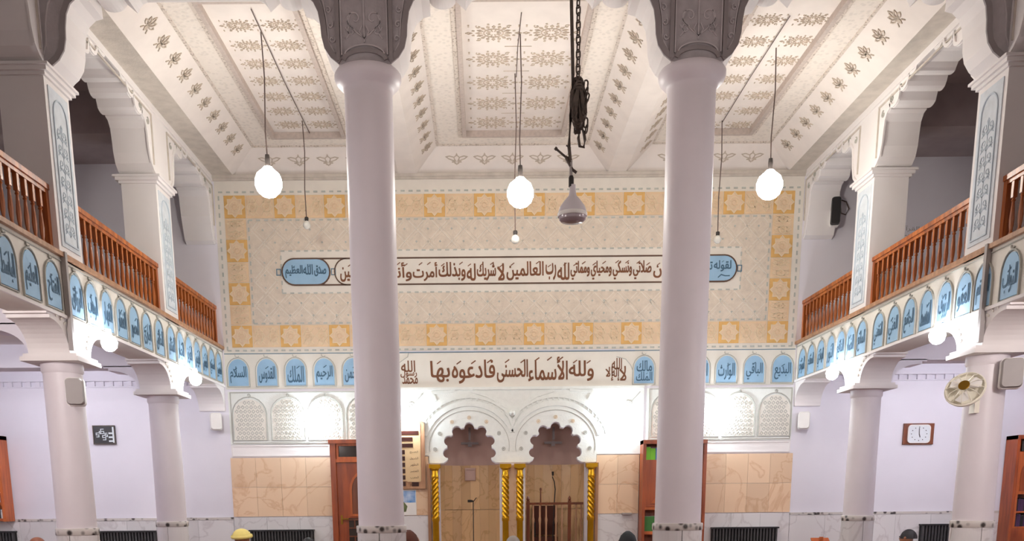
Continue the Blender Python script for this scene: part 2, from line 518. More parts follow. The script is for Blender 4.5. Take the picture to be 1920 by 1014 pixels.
# stucco field with blind arches, both sides
def blind_field(x0, x1, centres, wd, parent=wall):
    MB(FAR).box(x0, x1, 2.03, 2.70, 0, .02).build('stucco_field', 'stucco_white', wall)
    MB(FAR).strip([(x0+.03, 2.05), (x1-.02, 2.05), (x1-.02, 2.69), (x0+.03, 2.69)], .012, .02, .028, True).build('frame', 'stucco_line', wall)
    for c in centres:
        p = MB(FAR); p.prism(arch_outline(c, 2.09, wd-.06, .52, .20), .02, .026)
        o = p.build('blind_arch', 'stucco', wall)
        q = MB(FAR).strip(arch_outline(c, 2.085, wd-.03, .55, .215), .010, .02, .034, True)
        q.strip(spiral(c, 2.655, .028, .9, -PI/2), .009, .02, .032)
        q.build('arch_frame', 'stucco_line', o)
        r = MB(FAR)
        for i in range(-3, 4):
            for j in range(9):
                xx, zz = c + (i + (j % 2)*.5) * .055, 2.12 + j*.055
                if abs(xx-c) < wd/2-.06 and (zz < 2.40 or math.hypot((xx-c)/(wd/2-.05), (zz-2.40)/.19) < .95):
                    r.strip([(xx-.02, zz), (xx, zz+.022), (xx+.02, zz), (xx, zz-.022)], .006, .026, .032, True)
        r.build('lattice_relief', 'stucco_line', o)
blind_field(-3.33, -1.10, (-3.06, -2.555, -2.06, -1.56), .48)
blind_field(2.17, 4.09, (3.86, 3.385, 2.91, 2.44), .46)
MB(FAR).box(-3.33, -2.02, 1.87, 2.025, 0, .015).strip([(-3.31, 1.885), (-2.03, 1.885), (-2.03, 2.01), (-3.31, 2.01)], .01, .015, .022, True).build('plain_panel', 'plaster', wall)
MB(FAR).box(2.95, 4.09, 1.87, 2.025, 0, .015).strip([(2.97, 1.885), (4.075, 1.885), (4.075, 2.01), (2.97, 2.01)], .01, .015, .022, True).build('plain_panel', 'plaster', wall)

# stucco field above the niches: two wide relief arches meeting at a pendant
cf = MB(FAR)
cfp = [(-1.06, 2.70), (-1.06, 1.87), (N1-NW/2-.15, 1.87), (N1-NW/2-.15, NB+.01)] + [(N1-NW/2, NB+.01)]
cfp += [(x, y+.012) for x, y in lobed(N1, NW, NB, NT)[::-1]] + [(x, y+.012) for x, y in lobed(N2, NW, NB, NT)[::-1]]
cfp += [(N2+NW/2, NB+.01), (N2+NW/2+.15, NB+.01), (N2+NW/2+.15, 1.87), (2.13, 1.87), (2.13, 2.70)]
cf.prism(cfp, 0, .02)
field = cf.build('stucco_field', 'stucco_white', wall)
sc_m = MB(FAR)
for cx in (N1, N2):
    sc_m.strip(arcpts(cx, 1.98, .53, .46, -8, 188, 26), .006, .02, .027)
sc_m.build('arch_line', 'stucco_line', wall)
for cx, side in ((N1, 1), (N2, -1)):
    for k in range(7):
        a = math.radians(0 + 30*k)
        m = MB(FAR).strip(arcpts(cx + .455*math.cos(a), 1.95 + .40*math.sin(a), .022, .022, 0, 330, 11), .005, .02, .027, True)
        m.strip(arcpts(cx + .455*math.cos(a), 1.95 + .40*math.sin(a), .006, .006, 0, 300, 5), .008, .02, .029, True)
        m.build('ring_ornament', 'orange_pale' if k in (2, 3, 4) else 'stucco_line', wall)
rel = MB(FAR)
mid = (N1+N2)/2
for cx in (N1, N2):
    for R, wdt in ((.60, .05), (.70, .03)):
        rel.strip([p for p in arcpts(cx, 1.98, R, R*.9, 15, 165, 30) if (p[0]-mid)*(cx-mid) > 0], wdt, .02, .034)
    for k in range(24):
        a = math.radians(18 + 144*k/23)
        x, z = cx + .655*math.cos(a), 1.98 + .59*math.sin(a)
        if (x-mid)*(cx-mid) > .02:
            rel.strip([(x, z), (x+.012*math.cos(a), z+.03*math.sin(a)+.01)], .014, .02, .036)
rel.strip([(mid-.09, 2.42), (mid-.02, 2.32), (mid, 2.24), (mid+.02, 2.32), (mid+.09, 2.42)], .04, .02, .04)
rel.lathe([(.035, 0), (.04, .03), (.03, .07), (.008, .1)], (mid, 2.40, .02), 12)
for s_ in (-1, 1):
    rel.strip([(mid+s_*.06, 2.47), (mid+s_*.32, 2.62), (mid+s_*.55, 2.69)], .035, .02, .03)
    rel.strip([(mid+s_*1.0, 2.56), (mid+s_*1.05, 2.66), (mid+s_*.75, 2.69)], .03, .02, .03)
rel.build('arch_relief', 'stucco_white', wall)
for sx in (-.93, 1.92):
    m = MB(FAR).strip(spiral(sx, 2.50, .05, 1.3, 0), .012, .02, .03).strip([(sx+.04, 2.53), (sx+.16, 2.66)], .012, .02, .028)
    m.build('corner_scroll', 'stucco_line', wall)
MB(FAR).box(-1.06, 2.13, 2.70, 2.735, 0, .035).build('moulding', 'stucco_white', wall)

# ---------------------------------------------------------------- band with the blue name panels
NP_W, NP_H = .29, .335
def name_panel(T, c, b0, word, parent, wd=NP_W, h=NP_H):
    p = MB(T).prism(arch_outline(c, b0, wd-.03, h, .15), 0, .012).build('name_panel', 'blue', parent)
    q = MB(T)
    q.strip(arch_outline(c, b0-.012, wd+.006, h+.03, .165), .008, .0, .018, True)
    q.strip([(c-.028, b0+h+.055), (c-.03, b0+h+.035), (c, b0+h+.02), (c+.02, b0+h+.035)], .007, 0, .014)
    q.build('panel_frame', 'stucco_line', p)
    ws = word.split(' ')
    if len(ws) == 1:
        bx = [(c-wd*.37, c+wd*.36, b0+.035, b0+h*.72)]
    else:
        bx = [(c-wd*.34, c+wd*.34, b0+h*.44, b0+h*.84), (c-wd*.36, c+wd*.36, b0+.03, b0+h*.42)]
    lettering(T, ws, bx, .0145, 'ink_blue', p, marks=1, bold=.003)
    return p
MB(FAR).box(-3.35, -1.09, 2.735, 3.195, 0, .006).build('name_band', 'band_cream', wall)
MB(FAR).box(2.0, 4.09, 2.735, 3.195, 0, .006).build('name_band', 'band_cream', wall)
for x, wd_ in ((-3.18, 'السلام'), (-2.805, 'القدوس'), (-2.43, 'الملك'), (-2.055, 'الرحيم'), (-1.68, 'الرحمن'), (-1.305, 'الله')):
    name_panel(FAR, x, 2.775, wd_, wall)
for x, wd_ in ((2.125, 'مالك الملك'), (2.49, 'الصبور'), (2.845, 'الرشيد'), (3.20, 'الوارث'), (3.565, 'الباقي'), (3.935, 'البديع')):
    name_panel(FAR, x, 2.765, wd_, wall)
MB(FAR).strip([(-3.35, 3.175), (4.09, 3.175)], .008, .0, .014).build('band_line', 'blue_line', wall)

# middle inscription
ins = MB(FAR).box(-1.09, 2.0, 2.735, 3.165, 0, .008).build('inscription_panel', 'band_cream', wall)
for wd_, x0, x1, z0, z1, mk in (('ولله', 1.14, 1.46, 2.80, 3.05, 2), ('الأسماء', .61, 1.12, 2.80, 3.10, 3), ('الحسنى', .20, .60, 2.79, 3.07, 2), ('فادعوه', -.39, .17, 2.78, 3.07, 3), ('بها', -.67, -.42, 2.80, 3.06, 1)):
    lettering(FAR, [wd_], [(x0, x1, z0, z1)], .0105, 'ink_brown', ins, marks=mk, bold=.007)
lettering(FAR, ['الله', 'رسول', 'محمد'], [(-1.05, -.87, 2.93, 3.07), (-1.06, -.85, 2.86, 2.96), (-1.04, -.84, 2.78, 2.88)], .0105, 'ink_brown', ins, bold=.004)
lettering(FAR, ['الله', 'لا', 'إله', 'إلا'], [(1.70, 1.83, 2.94, 3.08), (1.80, 1.89, 2.80, 2.98), (1.70, 1.80, 2.80, 2.96), (1.62, 1.72, 2.80, 2.97)], .0105, 'ink_brown', ins, bold=.004)
m = MB(FAR)
m.strip([(1.76, 3.10), (1.88, 3.07), (1.95, 2.99), (1.975, 2.93), (1.975, 2.745)], .008, .008, .014)
m.strip([(-1.07, 3.05), (-.96, 3.12), (-.95, 3.165)], .008, .008, .014)
m.build('panel_frame', 'stucco_line', ins)

# ---------------------------------------------------------------- the great orange panel
PX0, PX1, PZ0, PZ1, PB = -3.24, 3.98, 3.25, 5.075, .275
MB(FAR).box(-3.35, 4.09, 3.195, ZT, 0, .004).build('upper_field', 'cream_field', wall)
MB(FAR).box(PX0+PB, PX1-PB, PZ0+PB, PZ1-PB, 0, .008).build('sand_field', 'sand', wall)
# diamond lattice in relief on the sand field
lat = MB(FAR)
fx0, fx1, fz0, fz1 = PX0+PB+.05, PX1-PB-.05, PZ0+PB+.04, PZ1-PB-.04
def clipseg(x0, z0, x1, z1, bx):
    t0, t1 = 0.0, 1.0; dx, dz = x1-x0, z1-z0
    for p, q in ((-dx, x0-bx[0]), (dx, bx[1]-x0), (-dz, z0-bx[2]), (dz, bx[3]-z0)):
        if abs(p) < 1e-9:
            if q < 0: return None
        else:
            t = q/p
            if p < 0: t0 = max(t0, t)
            else: t1 = min(t1, t)
    return (x0+t0*dx, z0+t0*dz, x0+t1*dx, z0+t1*dz) if t1-t0 > .01 else None
zones = ((fx0, fx1, 4.44, fz1), (fx0, fx1, fz0, 3.89), (fx0, -2.60, 3.90, 4.43), (3.37, fx1, 3.90, 4.43))
for z in zones:
    for k in range(-6, 34):
        for s_ in (-1, 1):
            xx = fx0 + k*.30
            for off in (0, .05):
                c_ = clipseg(xx+off, fz0-.1, xx+off+(fz1-fz0+.2)*s_, fz1+.1, z)
                if c_: lat.strip([(c_[0], c_[1]), (c_[2], c_[3])], .011 if off == 0 else .006, .008, .014)
lat.build('diamond_relief', 'sand_relief', wall)
dots = MB(FAR)
for z in zones:
    k = 0
    x = z[0] + .15
    while x < z[1]:
        for zz in [z[2] + .075 + .15*q for q in range(int((z[3]-z[2])/.15)+1)]:
            if zz < z[3]-.03: dots.prism([(x-.014, zz), (x, zz-.014), (x+.014, zz), (x, zz+.014)], .008, .0135)
        x += .15
stuff(dots.build('lozenge_relief', 'dash_grey', wall))
# dashed outlines
ds = MB(FAR)
def dashes(x0, x1, z0, z1, step=.1, L=.05, wdt=.018):
    x = x0
    while x < x1:
        for z in (z0, z1): ds.box(x, min(x+L, x1), z-wdt/2, z+wdt/2, .004, .012)
        x += step
    z = z0
    while z < z1:
        for x in (x0, x1): ds.box(x-wdt/2, x+wdt/2, z, min(z+L, z1), .004, .012)
        z += step
dashes(-3.30, 4.04, 3.215, 5.11)
dashes(PX0+PB+.025, PX1-PB-.025, PZ0+PB+.02, PZ1-PB-.02)
MB(FAR).box(-2.55, 3.33, 3.905, 4.42, 0, .009).build('cream_field', 'cream_field', wall)
_d0 = ds; ds = MB(FAR); dashes(-2.55, 3.33, 3.91, 4.415)
i0 = len(_d0.v); _d0.v += ds.v; _d0.f += [tuple(q+i0 for q in f) for f in ds.f]; _d0.mi += ds.mi
stuff(_d0.build('dash_border', 'dash_grey', wall))
# ornamental panels of the orange border
def star_panel(wd, h, square):
    me = MB(FAR)
    me.box(-wd/2+.004, wd/2-.004, -h/2+.004, h/2-.004, 0, .01)
    a = me.mesh('ornament_panel', 'orange' if square else 'orange_pale')
    r = MB(FAR)
    if square:
        R = h*.44
        pts = []
        for k in range(16):
            q = R if k % 2 == 0 else R*.74
            pts.append((q*math.cos(PI*k/8), q*math.sin(PI*k/8)))
        r.cur = 1; r.prism(pts, .01, .013); r.cur = 0
        r.strip(pts, .012, .01, .019, True)
        r.strip([(R*.55*math.cos(PI*k/4+.39), R*.55*math.sin(PI*k/4+.39)) for k in range(8)], .008, .012, .019, True)
        for k in range(8):
            t = PI*k/4
            r.strip([(R*.2*math.cos(t), R*.2*math.sin(t)), (R*.55*math.cos(t+.39), R*.55*math.sin(t+.39))], .008, .012, .018)
        r.cur = 2; r.strip(arcpts(0, 0, .028, .028, 0, 330, 11), .012, .012, .02, True); r.cur = 0
    else:
        r.cur = 1; r.box(-wd/2+.03, wd/2-.03, -h/2+.03, h/2-.03, .01, .0115); r.cur = 0
        n = 2
        for k in range(n):
            c = (-wd/4 + wd/2*k)
            r.strip([(c-wd*.2, 0), (c, h*.38), (c+wd*.2, 0), (c, -h*.38)], .010, .011, .018, True)
            r.strip([(c-wd*.1, -h*.2), (c+wd*.1, -h*.2), (c+wd*.1, h*.2), (c-wd*.1, h*.2)], .008, .011, .018, True)
            r.strip([(c-wd*.2, -h*.36), (c+wd*.2, h*.36)], .007, .011, .017); r.strip([(c-wd*.2, h*.36), (c+wd*.2, -h*.36)], .007, .011, .017)
        r.strip([(-wd*.46, 0), (wd*.46, 0)], .006, .011, .017)
        r.cur = 2
        for k in range(n):
            c = (-wd/4 + wd/2*k); r.strip(arcpts(c, 0, .02, .02, 0, 315, 7), .008, .011, .019, True)
    b = r.mesh('ornament_relief', ['relief_cream', 'peach', 'orange_pale'])
    return a, b
sq = PB
nH = 11; pitchH = (PX1-PX0-PB)/nH; ow = pitchH - sq
nV = 3; pitchV = (PZ1-PZ0-PB)/nV; ov = pitchV - sq
S_me, O_me = star_panel(sq, sq, True), star_panel(ow, PB, False)
V_me = star_panel(ov, PB, False)
def put(me, x, z, rot=0):
    o = link('ornament_panel', me[0], wall)
    o.matrix_local = Matrix.Translation((x, D, z)) @ Matrix.Rotation(rot, 4, 'Y') @ Matrix.Translation((0, -D, 0))
    link('ornament_relief', me[1], o)
for row in (PZ0+PB/2, PZ1-PB/2):
    for k in range(nH+1):
        put(S_me, PX0+PB/2+k*pitchH, row)
        if k < nH: put(O_me, PX0+PB/2+(k+.5)*pitchH, row)
for cx_ in (PX0+PB/2, PX1-PB/2):
    for k in range(nV):
        if k: put(S_me, cx_, PZ0+PB/2+k*pitchV)
        put(V_me, cx_, PZ0+PB/2+(k+.5)*pitchV, PI/2)

# cartouche with the verse
cz0, cz1 = 4.005, 4.32; cm = (cz0+cz1)/2; hh = (cz1-cz0)/2
cart = MB(FAR).box(-2.0, 2.75, cz0, cz1, 0, .012).build('inscription_band', 'cream_field', wall)
m = MB(FAR)
m.strip([(-2.25, cz1), (3.05, cz1)], .017, .01, .02); m.strip([(-2.25, cz0), (3.05, cz0)], .017, .01, .02)
m.strip(arcpts(-1.72, cm, hh*.95, hh, 90, 270, 14), .014, .01, .02)
m.strip(arcpts(2.45, cm, hh*.95, hh, -90, 90, 14), .014, .01, .02)
m.build('band_line', 'brown_line', cart)
def stadium(x0, x1):
    return arcpts(x1-hh, cm, hh, hh, -90, 90, 12) + arcpts(x0+hh, cm, hh, hh, 90, 270, 12)
for x0, x1, tx, bx, knob in ((-2.54, -1.93, ['صدق', 'الله', 'العظيم'], [(-2.13, -1.98, cm-.055, cm+.07), (-2.27, -2.15, cm-.035, cm+.085), (-2.50, -2.28, cm-.075, cm+.075)], (-2.585, -1.885)),
                       (2.66, 3.275, ['لقوله', 'تعالى'], [(2.98, 3.20, cm-.04, cm+.09), (2.74, 2.96, cm-.05, cm+.09)], (3.315, 2.615))):
    o = MB(FAR).prism(stadium(x0, x1), 0, .022).build('inscription_cartouche', 'blue', wall)
    MB(FAR).strip(stadium(x0, x1), .016, .01, .028, True).build('panel_frame', 'brown_line', o)
    for kx in knob:
        MB(FAR).strip([(kx-.025, cm-.035), (kx+.025, cm-.035), (kx+.025, cm+.035), (kx-.025, cm+.035)], .010, .005, .018, True).build('knob_ornament', 'blue_line', o)
    lettering(FAR, tx, bx, .0245, 'ink_blue', o, marks=1, bold=.005)
    if x0 > 0:
        MB(FAR).strip([(3.04, cm-.11), (3.08, cm-.075), (3.13, cm-.09), (3.19, cm-.09)], .012, .022, .026).build('stroke', 'ink_blue', o)
lo, hi = cz0+.035, cz1-.03
for wd_, x0, x1 in (('قل', 2.38, 2.55), ('إن', 2.21, 2.36), ('صلاتي', 1.95, 2.18), ('ونسكي', 1.69, 1.93), ('ومحياي', 1.41, 1.67), ('ومماتي', 1.15, 1.39), ('لله', .98, 1.13), ('رب', .83, .96), ('العالمين', .33, .80), ('لا', .21, .30), ('شريك', -.05, .19), ('له', -.18, -.07), ('وبذلك', -.54, -.20), ('أمرت', -.87, -.56), ('وأنا', -1.12, -.89), ('أول', -1.34, -1.14), ('المسلمين', -1.80, -1.36)):
    lettering(FAR, [wd_], [(x0, x1, lo, hi-.03 if len(wd_) > 3 else hi-.05)], .0145, 'ink_brown', cart, marks=1 if len(wd_) < 4 else 2, bold=.007)

# ---------------------------------------------------------------- transverse arcade in front: grey carved faces, white soffits
def spring(ax, s_):
    """half arch profile from a column at ax going in direction s_ up to the crown (x grows with s_)"""
    P = [(.205, CAP), (.265, CAP+.045), (.31, CAP+.11), (.33, CAP+.19), (.335, CAP+.27), (.35, CAP+.36), (.385, CAP+.43), (.44, CAP+.475), (.50, CAP+.49),
         (.495, CAP+.585)]
    P += arcpts(.60, CAP+.60, .105, .065, 188, 352, 10)
    P += [(.725, CAP+.575), (.785, CAP+.525), (.80, CAP+.555), (.83, CAP+.59), (.87, CAP+.605)]
    return [(ax + s_*x, z) for x, z in P]
PIL_W = .34
axes = [(XL-.20, CXL), (CXL, CXR), (CXR, XR+.20)]
FRT = plane((0, AY0, 0), (1, 0, 0), (0, 0, 1))
prof = []
openings = []
op = spring(XL-.145, 1) + spring(CXL, -1)[::-1]; openings.append(op)
op = spring(CXL, 1) + spring(CXR, -1)[::-1]; openings.append(op)
op = spring(CXR, 1) + spring(XR+.145, -1)[::-1]; openings.append(op)
# openings over the galleries
gl = spring(XO+.02, 1)[:1] + [(XO+.2, CAP+.2), (XO+.5, CAP+.49)] + spring(XL-.20, -1)[::-1]
gr = spring(XR+.20, 1) + [(XP-.5, CAP+.49), (XP-.2, CAP+.2), (XP-.02, CAP)]
bottom = gl + openings[0] + openings[1] + openings[2] + gr
poly = [(XO, CAP)] + bottom + [(XP, CAP), (XP, 5.75), (XO, 5.75)]
aw = MB(FRT)
aw.prism(poly, -(AY1-AY0), 0, front=1)
arc = struct(aw.build('wall_arcade', ['plaster', 'arch_grey']))
for op in (gl, *openings, gr):
    # moulded edge along the arch
    inner = []
    for k, (x, z) in enumerate(op):
        a = Vector(op[max(0, k-1)]); b = Vector(op[min(len(op)-1, k+1)]); t = (b-a)
        t = t.normalized() if t.length > 1e-6 else Vector((1, 0)); nn = Vector((-t.y, t.x))
        inner.append((x + nn.x*.022, z + nn.y*.022))
    MB(FRT).strip(inner, .045, 0, .018).build('arch_moulding', 'arch_grey_edge', arc)
def arabesque(T, cx, b0, wd, h, c0, c1, lw=.009, rows=2):
    """mirrored scrolls and a stem inside a box, in relief"""
    m = MB(T)
    m.strip([(cx, b0), (cx, b0+h)], lw, c0, c1)
    n = rows
    for k in range(n):
        y = b0 + h*(k+.5)/n; r = min(wd*.22, h/n*.34)
        for s_ in (-1, 1):
            m.strip([(cx, y-h/n*.4), (cx+s_*wd*.18, y-h/n*.25), (cx+s_*wd*.40, y), (cx+s_*wd*.32, y+h/n*.25)], lw, c0, c1)
            m.strip(spiral(cx+s_*wd*.22, y+h/n*.1, r, 1.1, -PI/2, s_), lw, c0, c1)
            m.strip(spiral(cx+s_*wd*.30, y-h/n*.22, r*.55, .9, PI/2, -s_, 10), lw*.8, c0, c1)
    for k in range(n):
        y = b0 + h*k/n + h/n*.08
        for s_ in (-1, 1):
            m.strip([(cx, y), (cx+s_*wd*.12, y+h/n*.18), (cx+s_*wd*.05, y+h/n*.34)], lw*.8, c0, c1)
            m.strip([(cx+s_*wd*.44, y), (cx+s_*wd*.36, y+h/n*.12), (cx+s_*wd*.44, y+h/n*.3)], lw*.8, c0, c1)
    m.strip([(cx, b0+h*.92), (cx+wd*.08, b0+h), (cx, b0+h*1.02), (cx-wd*.08, b0+h)], lw*.8, c0, c1, True)
    return m
for ax in (CXL, CXR):
    for s_ in (-1, 1):
        MB(FRT).strip([(ax+s_*.205, CAP+.02), (ax+s_*.205, 5.7)], .03, 0, .022).build('rib_moulding', 'arch_grey_edge', arc)
        MB(FRT).strip([(ax+s_*.178, CAP+.06), (ax+s_*.178, 5.7)], .008, 0, .016).build('rib_moulding', 'arch_grey_line', arc)
        # narrow curled field beside the middle one
        m = MB(FRT).strip([(ax+s_*.235, CAP+.08), (ax+s_*.275, CAP+.15), (ax+s_*.285, CAP+.3), (ax+s_*.31, CAP+.43), (ax+s_*.38, CAP+.54), (ax+s_*.44, CAP+.58)], .007, 0, .014)
        for q in range(5):
            m.strip(spiral(ax+s_*(.25+.012*q), CAP+.17+.1*q, .026, 1.0, q, s_, 10), .006, 0, .014)
        m.build('arabesque', 'arch_grey_line', arc)
    MB(FRT).strip(arcpts(ax, CAP+.02, .165, .075, 5, 175, 12), .03, 0, .016).build('rib_moulding', 'arch_grey_edge', arc)
    MB(FRT).strip(arcpts(ax, CAP+.055, .155, .075, 8, 172, 12), .008, 0, .02).build('rib_moulding', 'arch_grey_line', arc)
    arabesque(FRT, ax, CAP+.15, .32, .80, 0, .012, .007, 3).build('arabesque', 'arch_grey_line', arc)
for ax, s_ in ((XL-.17, 1), (XR+.17, -1)):
    MB(FRT).strip([(ax+s_*.13, CAP+.02), (ax+s_*.13, 5.7)], .03, 0, .022).build('rib_moulding', 'arch_grey_edge', arc)
    MB(FRT).strip([(ax-s_*.10, CAP+.02), (ax-s_*.10, 5.7)], .04, 0, .022).build('rib_moulding', 'arch_grey_edge', arc)
    MB(FRT).strip([(ax+s_*.17, CAP+.08), (ax+s_*.20, CAP+.15), (ax+s_*.21, CAP+.3), (ax+s_*.24, CAP+.43), (ax+s_*.3, CAP+.54)], .008, 0, .014).build('arabesque', 'arch_grey_line', arc)

# ---------------------------------------------------------------- main columns
def column(x, y, r, top, name_label, base_tile=True, group=None, ab=.0):
    t = thing('column', name_label, 'column', (x, y, 0), 0, group)
    MB().lathe([(r*1.02, 1.08), (r*1.0, 1.6), (r*.985, top-.3), (r*.985, top-.06)], (0,0,0), 40).build('shaft', 'column_paint', t, True)
    if ab:
        MB().lathe([(r*.985, top-.08), (r*1.06, top-.06), (r*1.06, top)], (0,0,0), 40).build('neck_ring', 'column_paint', t, True)
        MB().box(-ab, ab, -ab, ab, top, top+.035).box(-ab+.02, ab-.02, -ab+.02, ab-.02, top+.035, top+.06).build('abacus', 'plaster', t)
    else:
        MB().lathe([(r*.985, top-.16), (r*1.0, top-.13), (r*1.06, top-.115), (r*1.17, top-.10), (r*1.30, top-.075), (r*1.36, top-.045), (r*1.36, top-.018), (r*1.30, top), (r*1.0, top+.002)], (0,0,0), 40).build('capital', 'column_paint', t, True)
    MB().lathe([(r*1.10, 1.02), (r*1.12, 1.025), (r*1.12, 1.075), (r*1.10, 1.08)], (0,0,0), 40).build('tile_border', 'border_tile', t, True)
    n = 4
    for k in range(n):
        m = MB(); a0, a1 = 2*PI*k/n + .015, 2*PI*(k+1)/n - .015
        P = [(r*1.09*math.cos(a0+(a1-a0)*q/9), r*1.09*math.sin(a0+(a1-a0)*q/9)) for q in range(10)]
        Q = [(r*.95*math.cos(a0+(a1-a0)*q/9), r*.95*math.sin(a0+(a1-a0)*q/9)) for q in range(10)]
        m.prism(P + Q[::-1], 0, 1.02); m.build('marble_slab', 'marble_white', t)
    return t
g_ = 'tall columns of the nave'
column(CXL, CY, CR, CAP, 'tall thick white round column standing left of the two lobed niches', group=g_)
column(CXR, CY, CR, CAP, 'tall thick white round column standing right of the two lobed niches', group=g_)

# ---------------------------------------------------------------- nave ceiling with three coffers
ce = MB()
ce.box(XL-.3, XR+.3, BACK, D+.2, 5.75, 5.9)
ceil = struct(ce.build('ceiling', 'ceiling_cream'))
coffers = [(-3.10, -1.02, .33, .32, .29, .30), (-.80, 1.61, .28, .34, .29, .33), (1.83, 3.88, .29, .31, .33, .33)]
so = MB()
def quad(mb, a, b, c, d): mb.face(mb.pts([a, b, c, d]))
YN, YF = AY1, D
for x0, x1 in ((XL-.02, -3.10), (-1.02, -.80), (1.61, 1.83), (3.88, XR+.02)):
    so.box(x0, x1, YN-.02, YF, ZT, ZT+.45)
for k, (x0, x1) in enumerate(((XL-.02, -3.10), (-1.02, -.80), (1.61, 1.83), (3.88, XR+.02))):
    m = MB().box(x0, x1, YN-.02, YF, ZT, 5.75)
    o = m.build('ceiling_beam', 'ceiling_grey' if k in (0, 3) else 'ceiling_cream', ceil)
def leaf_mesh():
    T = lambda a, b, c: Vector((a, b, c))
    m = MB(T)
    for a, L, wdt in ((90, .085, .030), (50, .075, .028), (130, .075, .028), (15, .075, .026), (165, .075, .026)):
        r = math.radians(a); d = Vector((math.cos(r), math.sin(r))); n = Vector((-d.y, d.x))
        P = [d*.012, d*L*.5 - n*wdt*.5, d*L*.8 - n*wdt*.4, d*L, d*L*.8 + n*wdt*.4, d*L*.5 + n*wdt*.5]
        m.strip([(p.x, p.y) for p in P], .008, 0, .006, True)
    m.prism([(-.02, -.02), (.0, -.045), (.02, -.02), (.012, .015), (-.012, .015)], 0, .006)
    m.strip([(.03, -.02), (.05, -.045)], .008, 0, .006); m.strip([(-.03, -.02), (-.05, -.045)], .008, 0, .006)
    return m.mesh('leaf_ornament', 'leaf_paint')
def wing_mesh():
    m = MB()
    for s_ in (-1, 1):
        m.strip([(s_*.01, -.02), (s_*.05, -.01), (s_*.10, .01), (s_*.13, .035), (s_*.09, .045), (s_*.04, .03)], .009, 0, .006, True)
        m.strip([(s_*.015, -.055), (s_*.035, -.03), (s_*.06, -.03)], .012, 0, .006)
        m.strip([(0, -.065), (s_*.03, -.02), (s_*.028, .035), (0, .055)], .009, 0, .006)
    m.prism([(-.012, .06), (0, .045), (.012, .06), (0, .085)], 0, .006)
    return m.mesh('leaf_ornament', 'leaf_paint')
LEAF, WING = leaf_mesh(), wing_mesh()
def medallion_mesh(R):
    m = MB()
    m.strip(arcpts(0, 0, R*.36, R*.30, 0, 345, 23), R*.045, 0, .005, True)
    for k in range(16):
        a = 2*PI*k/16; x, y = R*.52*math.cos(a), R*.44*math.sin(a)
        m.strip([(x*.86, y*.86), (x + R*.06*math.cos(a+1), y + R*.06*math.sin(a+1)), (x*1.22, y*1.22), (x + R*.06*math.cos(a-1), y + R*.06*math.sin(a-1))], R*.035, 0, .005, True)
    for k in range(10):
        a = 2*PI*k/10; m.strip([(R*.14*math.cos(a), R*.12*math.sin(a)), (R*.28*math.cos(a), R*.23*math.sin(a))], R*.05, 0, .005)
    for k in range(12):
        a = 2*PI*(k+.5)/12; x, y = R*.78*math.cos(a), R*.66*math.sin(a)
        if k % 3 == 1:
            m.strip(spiral(x, y, R*.11, 1.0, a, 1, 10), R*.03, 0, .005)
        else:
            m.strip([(x*.93, y*.93), (x*1.06, y*1.06)], R*.07, 0, .005)
    for sx in (-1, 1):
        m.strip([(sx*R*.80, 0), (sx*R*.92, R*.07), (sx*R*1.02, 0), (sx*R*.92, -R*.07)], R*.03, 0, .005, True)
        for sy in (-1, 1):
            m.strip([(sx*R*.92, sy*R*.46), (sx*R*.92, sy*R*.60)], R*.06, 0, .005)
    return m.mesh('medallion', 'medallion_paint')
MED_S, MED_L = medallion_mesh(.17), medallion_mesh(.255)
